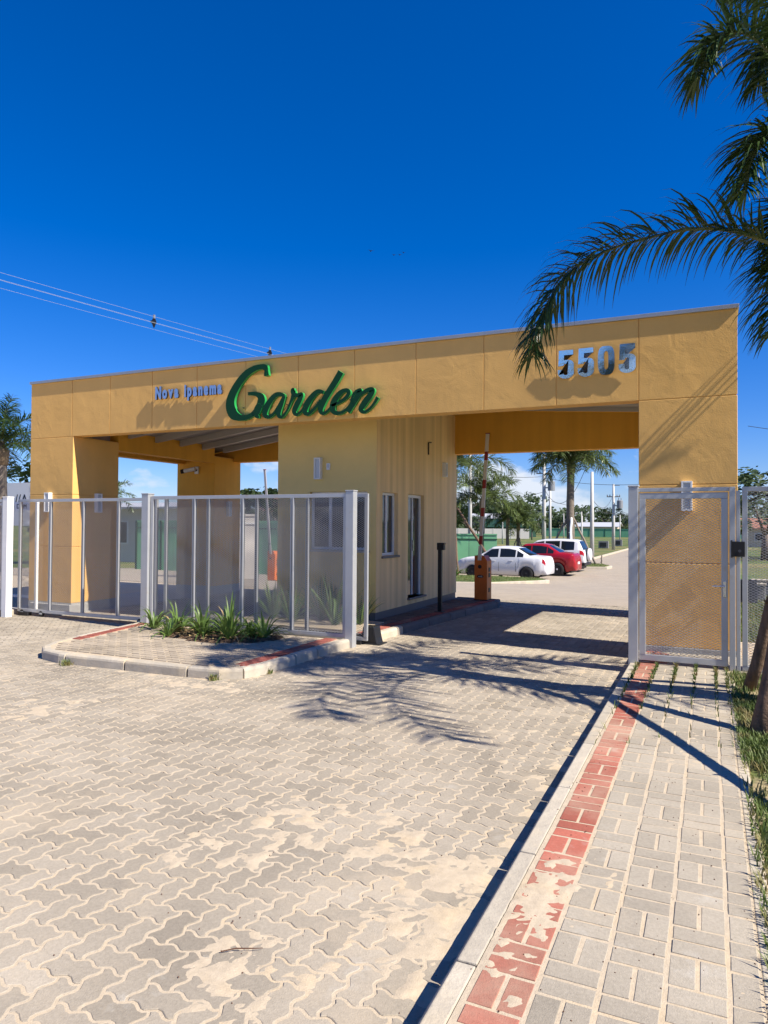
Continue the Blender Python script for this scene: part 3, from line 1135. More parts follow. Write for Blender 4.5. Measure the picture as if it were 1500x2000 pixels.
def text_obj(txt, size, mt, parent, loc, xs=1.0, extrude=0.01, offset=0.0, rx=90, name='letter', shear=0.0, smt=None):
    cu = bpy.data.curves.new('txt', 'FONT')
    cu.body = txt
    cu.size = size
    cu.extrude = extrude
    cu.offset = offset
    cu.resolution_u = 4
    cu.shear = shear
    o = bpy.data.objects.new('txt', cu)
    COL.objects.link(o)
    dg = bpy.context.evaluated_depsgraph_get()
    me = bpy.data.meshes.new_from_object(o.evaluated_get(dg))
    bpy.data.objects.remove(o, do_unlink=True)
    me.transform(Matrix.Rotation(R(rx), 4, 'X') @ Matrix.Diagonal((xs, 1, 1, 1)))
    me.materials.clear()
    me.materials.append(M[mt])
    if smt:
        me.materials.append(M[smt])
        for p in me.polygons:
            p.material_index = 0 if p.normal.y < -0.7 else 1
    w = max(v.co.x for v in me.vertices) if len(me.vertices) else size * 0.3
    x0 = min(v.co.x for v in me.vertices) if len(me.vertices) else 0
    ob = link(name, me, parent)
    ob.location = loc
    return ob, x0, w


sg = empty('name_lettering', 'blue grey steel words Nova ipanema left of the green script', 'lettering', (-9.06, 9.9, 3.985))
x = 0.0
for ch in 'Nova ipanema':
    if ch == ' ':
        x += 0.085
        continue
    big = 0.29
    o, x0, w = text_obj(ch, big, 'steel_letter', sg, (0, -0.05, 0), xs=0.52, extrude=0.018, offset=0.016, smt='steel_side')
    o.location.x = x - x0
    MB().box(x + 0.01, x + 0.02, -0.034, -0.0, 0.05, 0.06).obj('stud', 'steel_side', sg)
    x += (w - x0) + 0.024
sg.scale = (1.50 / x, 1, 1)

# Garden: brush script built from strokes (x, z, half width), in a local frame measured on the wall
PXM = 1 / 97.0   # metres per drawing unit
GL = empty('script_lettering', 'large dark green brush script Garden on the parapet', 'lettering', (-7.52, 9.9, 3.40))


def cr_spline(P, n=8):
    out = []
    for i in range(len(P) - 1):
        p0, p1, p2, p3 = P[max(i - 1, 0)], P[i], P[i + 1], P[min(i + 2, len(P) - 1)]
        for k in range(n):
            t = k / n
            out.append(tuple(0.5 * ((2 * b) + (-a + c) * t + (2 * a - 5 * b + 4 * c - d) * t * t + (-a + 3 * b - 3 * c + d) * t ** 3) for a, b, c, d in zip(p0, p1, p2, p3)))
    out.append(P[-1])
    return out


def stroke(P, depth, name='letter_stroke', flat=False):
    pts = cr_spline(P)
    L_, R_ = [], []
    for i, (x, z, w) in enumerate(pts):
        a, b = pts[max(i - 1, 0)], pts[min(i + 1, len(pts) - 1)]
        t = Vector((b[0] - a[0], b[1] - a[1]))
        t.normalize()
        n = Vector((-t.y, t.x))
        L_.append((x + n.x * w, z + n.y * w))
        R_.append((x - n.x * w, z - n.y * w))
    b = MB()
    n = len(pts)
    for yy in (depth, depth + 0.06):
        b.v += [(x, yy, z) for x, z in L_] + [(x, yy, z) for x, z in R_]
    faces, side = [], []
    for i in range(n - 1):
        faces.append((i, i + 1, n + i + 1, n + i))
        side.append((i, 2 * n + i, 2 * n + i + 1, i + 1))
        side.append((n + i, n + i + 1, 3 * n + i + 1, 3 * n + i))
        faces.append((2 * n + i, 3 * n + i, 3 * n + i + 1, 2 * n + i + 1))
    side.append((0, n, 3 * n, 2 * n))
    side.append((n - 1, 3 * n - 1, 4 * n - 1, 2 * n - 1))
    b.f = faces + side
    me = b.mesh(name, 'letter_green')
    me.materials.append(M['letter_green_side'])
    for p in me.polygons:
        p.material_index = 0 if abs(p.normal.y) > 0.7 else 1
    return me


# drawing units: crop pixels of the photograph's word, turned into wall metres by a plain affine map
def gw(cx, cy, hw):
    # u across 0..1400 -> 0.1..2.97 m ; baseline tilt removed
    u = (cx - 60) / 1390.0
    xx = 0.08 + 2.86 * (u * (0.955 + 0.045 * u))
    top, bot = 4.513 - 3.45, 3.35 - 3.45
    ytop = 25 - 0.1085 * (cx - 380) * 1.02      # parapet edge in the drawing
    ybot = 655 - 0.064 * (cx - 0)
    zz = top + (bot + 0.07 - top) * (cy - ytop) / (ybot - ytop)
    return (xx, zz, hw * 0.00205)


STROKES = {
    'G': [[(462, 165, 16), (452, 120, 18), (440, 90, 24), (400, 82, 20), (330, 100, 24), (250, 150, 30), (170, 240, 34), (105, 350, 38), (88, 440, 44),
           (120, 520, 44), (190, 553, 26), (260, 550, 20), (320, 520, 20), (370, 470, 28), (402, 410, 36), (400, 365, 32), (365, 338, 20), (310, 330, 14), (270, 332, 12)],
          [(462, 66, 3), (450, 110, 13), (440, 168, 12)], [(395, 430, 30), (365, 490, 34), (362, 535, 20), (388, 548, 8)]],
    'a': [[(630, 352, 12), (590, 335, 16), (540, 345, 20), (490, 400, 24), (450, 470, 27), (442, 525, 22), (475, 545, 14), (520, 520, 12), (570, 450, 12), (620, 365, 14)],
          [(628, 350, 14), (600, 420, 22), (575, 490, 24), (580, 535, 18), (610, 540, 11), (655, 480, 10), (690, 400, 12)]],
    'r': [[(660, 470, 9), (690, 400, 12), (712, 340, 20), (708, 300, 22), (722, 292, 10)], [(708, 322, 10), (745, 345, 16), (785, 335, 16), (775, 370, 22), (745, 430, 24), (722, 490, 22), (740, 522, 13), (775, 500, 9), (812, 450, 9)]],
    'd': [[(985, 318, 12), (930, 310, 18), (870, 370, 24), (825, 450, 27), (820, 500, 22), (850, 515, 14), (900, 470, 12), (960, 390, 12)],
          [(1130, 128, 26), (1085, 215, 26), (1030, 310, 25), (985, 395, 25), (958, 465, 24), (970, 508, 16), (1005, 500, 10), (1050, 450, 9)]],
    'e': [[(1052, 440, 9), (1110, 415, 12), (1170, 370, 14), (1198, 318, 16), (1168, 298, 15), (1115, 335, 22), (1070, 410, 26), (1062, 475, 24), (1090, 508, 16), (1145, 500, 12), (1195, 450, 9), (1235, 370, 9)]],
    'n': [[(1215, 400, 9), (1245, 325, 12), (1290, 300, 16), (1275, 345, 22), (1235, 420, 22), (1190, 500, 20)],
          [(1235, 415, 8), (1290, 345, 12), (1350, 300, 16), (1390, 300, 20), (1370, 350, 24), (1325, 420, 25), (1300, 470, 22), (1318, 500, 14), (1360, 480, 10), (1405, 420, 11), (1432, 365, 14)]],
}
dep = -0.10
for k, (ch, sts) in enumerate(STROKES.items()):
    root = None
    for q, P in enumerate(sts):
        me = stroke([gw(*p) for p in P], dep - 0.0017 * q - 0.0008 * k)
        o = link('letter' if root is None else 'letter_stroke', me, GL if root is None else root)
        if root is None:
            root = o
for i in range(9):
    MB().box(0.35 + 0.29 * i, 0.362 + 0.29 * i, -0.045, 0.0, 0.30, 0.312).obj('stud', 'steel_side', GL)

# 5505: flat mirror-polished digits
HN = empty('house_number', 'mirror polished steel number 5505 at the right end of the parapet', 'house number', (-1.90, 9.896, 3.775))
HN.rotation_euler = (R(4.0), 0, 0)


def arc(cx, cz, r, a0, a1, n=7, rz=None):
    rz = rz or r
    return [(cx + r * math.cos(R(a0 + (a1 - a0) * i / n)), cz + rz * math.sin(R(a0 + (a1 - a0) * i / n))) for i in range(n + 1)]


def digit5(w, h):
    s_ = 0.36 * w
    o = [(0.08 * w, h), (w * 0.97, h), (w * 0.97, h * 0.83), (0.40 * w, h * 0.83), (0.39 * w, h * 0.655)]
    o += arc(0.64 * w, 0.49 * h, 0.36 * w, 100, 0, 6, 0.165 * h)
    o += arc(0.50 * w, 0.20 * h, 0.50 * w, 0, -180, 10, 0.20 * h)
    o += [(0.0, 0.32 * h), (0.36 * w, 0.32 * h)]
    o += [(0.36 * w, 0.19 * h)] + arc(0.49 * w, 0.175 * h, 0.13 * w, 180, 360, 6, 0.055 * h)
    o += arc(0.49 * w, 0.47 * h, 0.13 * w, 0, 180, 6, 0.055 * h)
    o += [(0.36 * w, 0.455 * h), (0.03 * w, 0.455 * h)]
    return o


def digit_mesh(outer, hole=None, d0=-0.022, d1=-0.004):
    bm = bmesh.new()

    def loop(p, y):
        return [bm.verts.new((x, y, z)) for x, z in p]
    fr, bk = loop(outer, d0), loop(outer, d1)
    if hole is None:
        f = bm.faces.new(fr)
        bm.faces.new(bk)
        bmesh.ops.triangulate(bm, faces=[f])
    else:
        hf, hb = loop(hole, d0), loop(hole, d1)
        n = len(outer)
        for A, B in ((fr, hf), (bk, hb)):
            for i in range(n):
                bm.faces.new((A[i], A[(i + 1) % n], B[(i + 1) % n], B[i]))
        for i in range(n):
            bm.faces.new((hf[i], hf[(i + 1) % n], hb[(i + 1) % n], hb[i]))
    n = len(outer)
    for i in range(n):
        bm.faces.new((fr[i], fr[(i + 1) % n], bk[(i + 1) % n], bk[i]))
    bmesh.ops.recalc_face_normals(bm, faces=bm.faces)
    me = bpy.data.meshes.new('digit')
    bm.to_mesh(me)
    bm.free()
    me.materials.append(M['mirror_steel'])
    me.materials.append(M['steel_side'])
    for p in me.polygons:
        p.material_index = 0 if p.normal.y < -0.7 else 1
    return me


dw, dh = 0.215, 0.385
m5 = digit_mesh(digit5(dw, dh))


def oval(cx, cz, rx, rz, e, n=28):
    o = []
    for i in range(n):
        a = 2 * math.pi * i / n
        c, s_ = math.cos(a), math.sin(a)
        o.append((cx + rx * math.copysign(abs(c) ** e, c), cz + rz * math.copysign(abs(s_) ** e, s_)))
    return o


m0 = digit_mesh(oval(dw / 2, dh / 2, dw / 2, dh / 2, 0.62), oval(dw / 2, dh / 2, 0.13 * dw, dh * 0.32, 0.55))
for i, me in enumerate((m5, m5, m0, m5)):
    link('digit', me, HN).location = (i * 0.267, -0.012, i * 0.004)
    MB().box(i * 0.267 + 0.1, i * 0.267 + 0.112, -0.02, 0, 0.345, 0.357).obj('stud', 'steel_side', HN)

# ------------------------------------------------------------------ gates and fences of expanded metal
DX, DZ = 0.056, 0.030


def expanded(w, h):
    """expanded-metal sheet: every strand a small three-sided bar (x along, z up)"""
    ni, nj = int(w / (DX / 2)), int(h / (DZ / 2))
    i = np.arange(ni)
    j = np.arange(nj + 1)
    I, J = np.meshgrid(i, j, indexing='ij')
    ok = (I + J) % 2 == 0
    segs = []
    for d in (1, -1):
        k = ok & (J + d >= 0) & (J + d <= nj)
        a = np.stack([I[k] * DX / 2, J[k] * DZ / 2], 1)
        b = np.stack([(I[k] + 1) * DX / 2, (J[k] + d) * DZ / 2], 1)
        segs.append((a, b))
    A = np.concatenate([s_[0] for s_ in segs])
    B = np.concatenate([s_[1] for s_ in segs])
    n = len(A)
    hw = 0.0028
    offs = np.array([(0.0024, hw), (-0.0026, 0.0), (0.0026, -hw)])   # (y, z) triangle
    V = np.zeros((n, 6, 3))
    for q in range(3):
        V[:, q, 0] = A[:, 0]
        V[:, q, 1] = offs[q, 0]
        V[:, q, 2] = A[:, 1] + offs[q, 1]
        V[:, q + 3, 0] = B[:, 0]
        V[:, q + 3, 1] = offs[q, 0]
        V[:, q + 3, 2] = B[:, 1] + offs[q, 1]
    base = (np.arange(n) * 6)[:, None, None]
    F = np.array([[0, 3, 4, 1], [1, 4, 5, 2], [2, 5, 3, 0]])[None] + base
    F = F.reshape(-1, 4)
    me = bpy.data.meshes.new('mesh_panel')
    me.vertices.add(n * 6)
    me.vertices.foreach_set('co', V.reshape(-1))
    me.loops.add(F.size)
    me.loops.foreach_set('vertex_index', F.reshape(-1).astype(np.int32))
    me.polygons.add(len(F))
    me.polygons.foreach_set('loop_start', np.arange(len(F), dtype=np.int32) * 4)
    me.polygons.foreach_set('loop_total', np.full(len(F), 4, dtype=np.int32))
    me.update()
    me.validate()
    me.materials.append(M['mesh_metal'])
    return me


_exp = {}


def mesh_part(w, h, parent, loc):
    key = (round(w / DX * 2), round(h / DZ * 2))
    if key not in _exp:
        _exp[key] = expanded(w, h)
    o = link('mesh_panel', _exp[key], parent)
    o.location = loc
    o['kind'] = 'stuff'
    return o


def mesh_gate(name, label, cat, loc, w, h, mull, rz=0, group=None, rail=0.055, mt='gate_metal', z0=0.0, dep=0.04):
    """framed gate: mull = x positions of the uprights; local x along, z up"""
    t = empty(name, label, cat, loc, rz, group)
    for zz, nm in ((z0, 'bottom_rail'), (h - rail, 'top_rail')):
        MB().box(0, w, -dep / 2, dep / 2, zz, zz + rail).obj(nm, mt, t, bevel=0.004)
    e = [0.0] + list(mull) + [w - rail]
    for x in e:
        MB().box(x, x + rail, -dep / 2 - 0.003, dep / 2 + 0.003, z0 + rail, h - rail).obj('upright', mt, t, bevel=0.004)
        if 0 < x < w - rail:
            MB().box(x + rail / 2 - 0.004, x + rail / 2 + 0.004, -dep / 2 - 0.006, -dep / 2 - 0.003, z0 + rail, h - rail).obj('weld_strip', 'trim_black', t)
    for a, b in zip(e[:-1], e[1:]):
        mesh_part(b - a - rail, h - z0 - 2 * rail, t, (a + rail, 0, z0 + rail))
    return t


def gate_post(loc, h, label, w=0.11, mt='gate_metal'):
    t = empty('gate_post', label, 'gate post', loc, 0, 'square steel gate posts')
    MB().box(-w / 2, w / 2, -w / 2, w / 2, 0, h).obj('shaft', mt, t, bevel=0.006)
    MB().box(-w / 2 - 0.006, w / 2 + 0.006, -w / 2 - 0.006, w / 2 + 0.006, h, h + 0.018).obj('cap', mt, t, bevel=0.004)
    return t


gate_post((-11.77, 9.0, 0), 2.20, 'white steel gate post at the far left end of the closed gate', 0.13, 'white_paint')
gate_post((-8.42, 9.0, 0.0), 2.22, 'steel gate post behind the flower bed, between sliding gate and fixed panel', 0.14)
gate_post((-4.645, 9.0, 0.0), 2.22, 'steel gate post at the right corner of the island kerb', 0.125)
gate_post((-0.83, 9.0, 0.0), 2.22, 'steel gate post between entry lane and pedestrian gate', 0.11)
g1 = mesh_gate('sliding_gate', 'closed sliding mesh gate across the left lane on small wheels', 'gate', (-11.84, 9.3, 0.08), 3.36, 2.10, [0.80, 1.62, 2.46], group='sliding mesh gates')
for x in (0.12, 0.62, 3.0):
    MB().lathe([(0.02, -0.022), (0.055, -0.02), (0.06, 0), (0.055, 0.02), (0.02, 0.022)], (x, 0, -0.02), 'y', 14).obj('wheel', 'trim_black', g1)
    MB().box(x - 0.03, x + 0.03, -0.03, 0.03, -0.03, 0.0).obj('wheel_bracket', 'gate_metal', g1)
MB().box(0.05, 0.30, -0.05, 0.05, -0.07, -0.01).obj('end_stop', 'trim_black', g1)
mesh_gate('fence_panel', 'fixed mesh fence panel standing behind the flower bed on the island', 'fence', (-8.34, 9.0, 0.13), 3.63, 2.06, [0.86, 1.79, 2.69])
g2 = mesh_gate('sliding_gate', 'opened sliding mesh gate parked behind the fixed fence panel', 'gate', (-8.30, 9.28, 0.06), 3.79, 2.14, [0.88, 1.82, 2.74], group='sliding mesh gates')
MB().box(3.52, 3.70, -0.05, 0.05, -0.05, -0.002).obj('end_stop', 'trim_black', g2)
t = empty('gate_motor', 'black gate motor box on the paving at the end of the opened gate', 'gate motor', (-4.52, 9.42, 0.0))
MB().prism([(-0.13, 0), (0.15, 0), (0.12, 0.10), (0.09, 0.26), (-0.09, 0.26), (-0.11, 0.10)], -0.1, 0.12, 'y').obj('motor_case', 'black_plastic', t, bevel=0.015)
MB().box(-0.2, 0.2, -0.13, 0.14, 0, 0.02).obj('base_plate', 'trim_black', t, bevel=0.004)

pg = mesh_gate('pedestrian_gate', 'narrow mesh pedestrian gate with lever handle in front of the right pillar', 'gate', (-0.765, 9.0, 0.16), 0.955, 1.985, [], rail=0.07)
MB().box(0.905, 0.935, -0.045, -0.023, 0.79, 0.97).obj('handle_plate', 'steel', pg, bevel=0.004)
MB().tube([(0.92, -0.03, 0.915), (0.92, -0.075, 0.915), (0.79, -0.075, 0.912)], 0.010, 8).obj('handle', 'steel', pg)
MB().lathe([(0.012, -0.06), (0.012, -0.02)], (0.92, 0, 0.83), 'y', 10).obj('lock_cylinder', 'steel', pg)
fh = MB()
fh.box(-0.775, 0.19, 8.978, 9.022, 2.162, 2.205)
t = empty('steel_gateway', 'steel frame with jamb around the pedestrian gate', 'gate frame', (0.0, 9.0, 0))
pobj(MB().box(-0.774, 0.202, 8.975, 9.025, 2.16, 2.205), 'head', 'gate_metal', t, bevel=0.003)
pobj(MB().box(0.205, 0.265, 8.96, 9.03, ZS, 2.205), 'jamb', 'gate_metal', t, bevel=0.004)
pobj(MB().box(0.275, 0.315, 8.965, 9.03, ZS, 2.16), 'jamb', 'gate_metal', t, bevel=0.004)
mesh_gate('fence_panel', 'mesh fence panel at the right edge behind the wooden stakes', 'fence', (0.335, 9.0, 0.13), 2.9, 2.075, [0.95, 1.9])
t = empty('access_reader', 'black card reader box fixed to the jamb right of the pedestrian gate', 'card reader', (0.295, 8.96, 1.50))
MB().box(-0.065, 0.065, -0.05, 0.0, -0.085, 0.085).obj('reader_case', 'black_plastic', t, bevel=0.006)
MB().box(-0.075, -0.062, -0.075, 0.0, -0.10, 0.10).obj('hood', 'black_plastic', t, bevel=0.003)
MB().lathe([(0.017, -0.056), (0.017, -0.05)], (0.012, 0, -0.02), 'y', 14).obj('button', 'steel_side', t)
t = empty('meter_box', 'grey box on the fence below the card reader', 'box', (0.335, 9.05, 1.02))
MB().box(-0.02, 0.15, 0.0, 0.07, -0.13, 0.13).obj('box_case', 'grey_box', t, bevel=0.006)
MB().box(-0.01, 0.14, -0.004, 0.0, -0.12, 0.12).obj('box_lid', 'grey_box', t)
# left of the far left post: more mesh and a white framed side fence
mesh_gate('fence_panel', 'mesh fence panel cut off by the left edge of the picture', 'fence', (-14.2, 9.0, 0.12), 2.34, 2.05, [1.1])
sf = mesh_gate('side_fence', 'white framed mesh fence between the gate and the left pillar', 'fence', (-15.4, 10.6, 0.14), 2.42, 2.02, [0.8, 1.6], mt='white_paint')
t = empty('slim_post', 'slim white post just right of the far left gate post', 'post', (-11.92, 9.75, 0.0))
MB().box(-0.025, 0.025, -0.025, 0.025, 0.0, 2.2).obj('shaft', 'white_paint', t, bevel=0.003)
MB().box(-0.06, 0.06, -0.06, 0.06, 0.0, 0.02).obj('foot_plate', 'white_paint', t)
t = empty('notice_board', 'pale grey notice reading DOM behind the left gate', 'sign', (-13.32, 10.52, 2.09))
MB().box(-0.22, 0.24, 0.0, 0.02, -0.09, 0.09).obj('board', 'sign_white', t)
text_obj('DOM', 0.14, 'ink', t, (-0.17, -0.006, -0.05), xs=0.95, extrude=0.002, name='lettering')
t = empty('billboard', 'white billboard with dark slanted letters behind the left gate', 'billboard', (-25.4, 20.0, 0.0))
MB().box(-1.1, 3.6, 0.0, 0.1, 1.6, 3.35).obj('board', 'sign_white', t)
for x in (-0.8, 1.6, 3.2):
    MB().box(x, x + 0.1, 0.1, 0.2, -0.2, 1.8).obj('leg', 'white_paint', t)
text_obj('//A', 0.62, 'ink', t, (-0.35, -0.006, 2.45), xs=1.0, extrude=0.004, name='lettering')
text_obj('S', 0.30, 'ink', t, (0.52, -0.006, 3.02), extrude=0.004, name='lettering')
text_obj('I', 0.62, 'ink', t, (0.50, -0.006, 2.45), extrude=0.004, name='lettering')

# ------------------------------------------------------------------ barriers and bollard


def barrier(loc, rz, label, h, boom_top, boom_lean, logo=True):
    t = empty('barrier_gate', label, 'barrier', loc, rz, 'orange parking barriers')
    w = 0.145
    MB().prism([(-w, 0.02), (w, 0.02), (w, h - 0.11), (w - 0.075, h), (-w, h)], -0.14, 0.14, 'y').obj('cabinet', 'orange_paint', t, bevel=0.006)
    MB().box(-w - 0.01, w + 0.01, -0.15, 0.15, 0, 0.022).obj('base_plate', 'trim_black', t)
    MB().lathe([(0.042, -0.146), (0.042, -0.14)], (-0.02, 0, h - 0.24), 'y', 18).obj('vent', 'trim_black', t)
    if logo:
        o = MB().lathe([(1, -0.1445), (1, -0.14)], (0, 0, 0), 'y', 24)
        o.v = [(v[0] * 0.075 - 0.01, v[1], v[2] * 0.032 + h - 0.45) for v in o.v]
        o.obj('logo_badge', 'trim_black', t)
        text_obj('mib', 0.055, 'white_paint', t, (-0.06, -0.146, h - 0.466), xs=1.2, extrude=0.001, name='lettering', shear=0.3)
    for zz in (0.18, 0.5, h - 0.35):
        MB().box(w, w + 0.006, -0.05, 0.05, zz, zz + 0.09).obj('hinge', 'trim_black', t)
    # upright boom in alternating red and white lengths
    L_ = boom_top - h
    n = 9
    for k in range(n):
        a, b = k / n * 1.0, (k + 1) / n
        a = a - (0.25 / n if k else 0)
        red = k % 2 == 1
        z0, z1 = h - 0.1 + (L_ + 0.1) * a, h - 0.1 + (L_ + 0.1) * (b - 0.25 / n if k < n - 1 else 1)
        x0, x1 = -0.01 + boom_lean * (z0 - h) / L_, -0.01 + boom_lean * (z1 - h) / L_
        frac = 0.62
        wid = 0.036
        if red:
            z0 = z1 - (z1 - z0) * frac
            x0 = -0.01 + boom_lean * (z0 - h) / L_
        else:
            z1 = min(boom_top, z1 + (z1 - z0) * (1 - frac) * 1.0)
            x1 = -0.01 + boom_lean * (z1 - h) / L_
        MB().hull8([(x0 - wid, -0.19, z0), (x0 + wid, -0.19, z0), (x0 + wid, -0.152, z0), (x0 - wid, -0.152, z0)],
                   [(x1 - wid, -0.19, z1), (x1 + wid, -0.19, z1), (x1 + wid, -0.152, z1), (x1 - wid, -0.152, z1)]).obj('boom_band', ('boom_red' if red else 'boom_white') if logo else 'purlin', t)
    xe = boom_lean - 0.01
    MB().box(xe - 0.045, xe + 0.045, -0.196, -0.146, boom_top, boom_top + 0.02).obj('boom_cap', 'boom_red', t)
    return t


barrier((-4.50, 15.0, ZS), R(-4), 'orange barrier with raised striped boom at the end of the booth platform', 0.97, 3.60, 0.17)
barrier((-12.9, 19.5, zp(19.5)), R(0), 'orange barrier on the exit lane seen through the left mesh', 0.97, 3.6, -0.25, False)
t = empty('reader_bollard', 'slim black card reader post on the booth platform', 'bollard', (-4.60, 12.56, ZS))
MB().box(-0.035, 0.035, -0.035, 0.035, 0.0, 1.18).obj('shaft', 'black_plastic', t, bevel=0.004)
MB().prism([(-0.05, 1.16), (0.085, 1.16), (0.085, 1.25), (0.10, 1.295), (-0.05, 1.295)], -0.05, 0.05, 'y').obj('reader_head', 'black_plastic', t, bevel=0.005)
MB().box(-0.08, 0.08, -0.08, 0.08, 0, 0.012).obj('base_plate', 'trim_black', t)

# ------------------------------------------------------------------ plants


def strap_plant(name, loc, n, ln, label, group, upright=0.5, wid=0.0125, mt='leaf_strap', cat='plant', arch=0.36):
    t = empty(name, label, cat, loc, 0, group)
    b, dry = MB(), MB()
    for i in range(n):
        a = rng.uniform(0, 2 * math.pi)
        L_ = ln * rng.uniform(0.6, 1.1)
        el = R(rng.uniform(48, 86)) if rng.random() < upright else R(rng.uniform(25, 60))
        d = Vector((math.cos(a) * math.cos(el), math.sin(a) * math.cos(el), math.sin(el)))
        p = Vector((math.cos(a) * 0.03, math.sin(a) * 0.03, 0))
        side = Vector((-math.sin(a), math.cos(a), 0))
        seg = 7
        w0 = wid * rng.uniform(0.8, 1.3)
        tgt = dry if rng.random() < 0.06 else b
        ring = []
        for k in range(seg + 1):
            u = k / seg
            w = w0 * (0.7 + 0.6 * math.sin(math.pi * min(1, u * 0.9 + 0.1))) * (1 - u ** 3) + 0.0008
            mid = p - Vector((0, 0, w * 0.55))
            ring.append((p + side * w, mid, p - side * w))
            p = p + d * (L_ / seg)
            d = (d + Vector((0, 0, -arch * (0.25 + u * 1.5)))).normalized()
        vs = [v for r_ in ring for v in r_]
        fs = []
        for k in range(seg):
            q = k * 3
            fs += [(q, q + 1, q + 4, q + 3), (q + 1, q + 2, q + 5, q + 4)]
        tgt.add(vs, fs)
    b.obj('foliage', mt, t, raw=True, smooth=True)
    if dry.v:
        dry.obj('dry_leaf', 'leaf_dry', t, raw=True)
    return t


labels_a = ['strap leaved plant at the left end of the flower bed, against the steel post', 'tall strap leaved clump, second from the left in the flower bed',
            'low strap leaved plant at the front left of the flower bed', 'bushy strap leaved clump in the middle of the flower bed',
            'tallest strap leaved plant, right of the middle of the flower bed', 'arching strap leaved plant at the right end of the flower bed',
            'small strap leaved plant behind the middle of the flower bed', 'small strap leaved plant between the tallest plant and the right end']
for (x, y, n, ln), lb in zip([(-7.75, 8.45, 22, 0.48), (-7.15, 8.3, 26, 0.55), (-7.05, 7.98, 16, 0.36), (-6.62, 8.2, 28, 0.52), (-6.08, 8.12, 32, 0.64), (-5.72, 8.42, 26, 0.52), (-6.5, 8.55, 18, 0.45), (-5.95, 8.4, 16, 0.40)], labels_a):
    strap_plant('strap_plant', (x, y, ZS + 0.02), int(n * 1.5), ln * 1.02, lb, 'strap leaved plants in the flower bed')
labels_b = ['dark strappy plant behind the fence, left of the others', 'dense strappy plant behind the second fence bay from the right', 'strappy plant behind the fence nearest the booth front',
            'tall pale strappy plant behind the last fence bay', 'strappy plant low behind the right fence post']
for (x, y, n, ln), lb in zip([(-6.75, 10.2, 40, 0.75), (-6.25, 10.0, 46, 0.8), (-5.95, 10.45, 44, 0.85), (-5.45, 10.0, 34, 0.9), (-5.12, 10.25, 24, 0.6)], labels_b):
    strap_plant('strap_plant', (x, y, ZS + 0.02), n, ln, lb, 'strap leaved plants behind the fence', 0.85, 0.011, arch=0.15)
MB().prism(inset(ccw([(-7.3, 9.6), (-4.9, 9.6), (-4.9, 10.7), (-7.3, 10.7)]), 0.0), ZS + 0.002, ZS + 0.02, 'z').obj('planting_bed_soil', 'sand_bed')['kind'] = 'structure'


def grass_patch(name, n, region, zf, h, label, mt='grass_blade', seed=1):
    rg = random.Random(seed)
    b = MB()
    for _ in range(n):
        x, y, dens = region(rg)
        if dens < rg.random():
            continue
        z = zf(x, y)
        a = rg.uniform(0, 6.28)
        hh = h * rg.uniform(0.4, 1.2)
        lx, ly = math.cos(a) * hh * rg.uniform(0.2, 0.9), math.sin(a) * hh * rg.uniform(0.2, 0.9)
        w = 0.0035 + 0.02 * hh
        px, py = -math.sin(a) * w, math.cos(a) * w
        b.add([(x - px, y - py, z), (x + px, y + py, z), (x + lx * .5 + px * .7, y + ly * .5 + py * .7, z + hh * .7), (x + lx * .5 - px * .7, y + ly * .5 - py * .7, z + hh * .7), (x + lx, y + ly, z + hh)],
              [(0, 1, 2, 3), (3, 2, 4)])
    o = b.obj(name, mt, raw=True)
    tag(o, label, 'grass', kind='stuff')
    return o


def edge_density(x, y):
    return (0.5 + 0.5 * math.sin(y * 3.1 + x * 5) * math.sin(y * 1.3 + 1)) * (1.0 if y > 4.8 else 0.45)


grass_patch('verge_grass', 26000, lambda r_: (lambda x, y: (x, y, edge_density(x, y)))(0.2 + abs(r_.gauss(0.12, 0.25)), r_.uniform(2.2, 8.8)), lambda x, y: 0.10, 0.075, 'rough grass along the right edge of the brick sidewalk')
jl = [-0.765, -0.558, -0.351, -0.145, 0.062, 0.168]


def joint_pt(r_):
    y = 8.95 - abs(r_.gauss(0, 0.9)) if r_.random() < 0.93 else r_.uniform(5.5, 9)
    k = int(r_.random() * 6)
    c = math.floor(y / 0.23) * 0.23 + (k * 0.077)
    return jl[k] + r_.gauss(0, 0.008), c + r_.gauss(0, 0.02), 1 if y > 3 else 0


grass_patch('joint_weeds', 1100, joint_pt, lambda x, y: ZS, 0.06, 'green weeds growing in the sidewalk joints', seed=3)
grass_patch('kerb_weeds', 420, lambda r_: (lambda k: (k[0] + r_.gauss(0, 0.03), k[1] + r_.gauss(0, 0.03), 1))(r_.choice([(-5.03, 6.43), (-4.7, 7.0), (-7.15, 6.3), (-0.80, 3.1), (-7.6, 7.2)])),
            lambda x, y: 0.0, 0.07, 'small weeds at the foot of the kerbs', seed=5)
grass_patch('lawn_grass', 30000, lambda r_: (r_.uniform(0.3, 2.4), 11.4 + r_.random() ** 1.5 * 16, 1), lambda x, y: zp(y) + 0.03, 0.10, 'mown lawn beyond the right fence', seed=8)


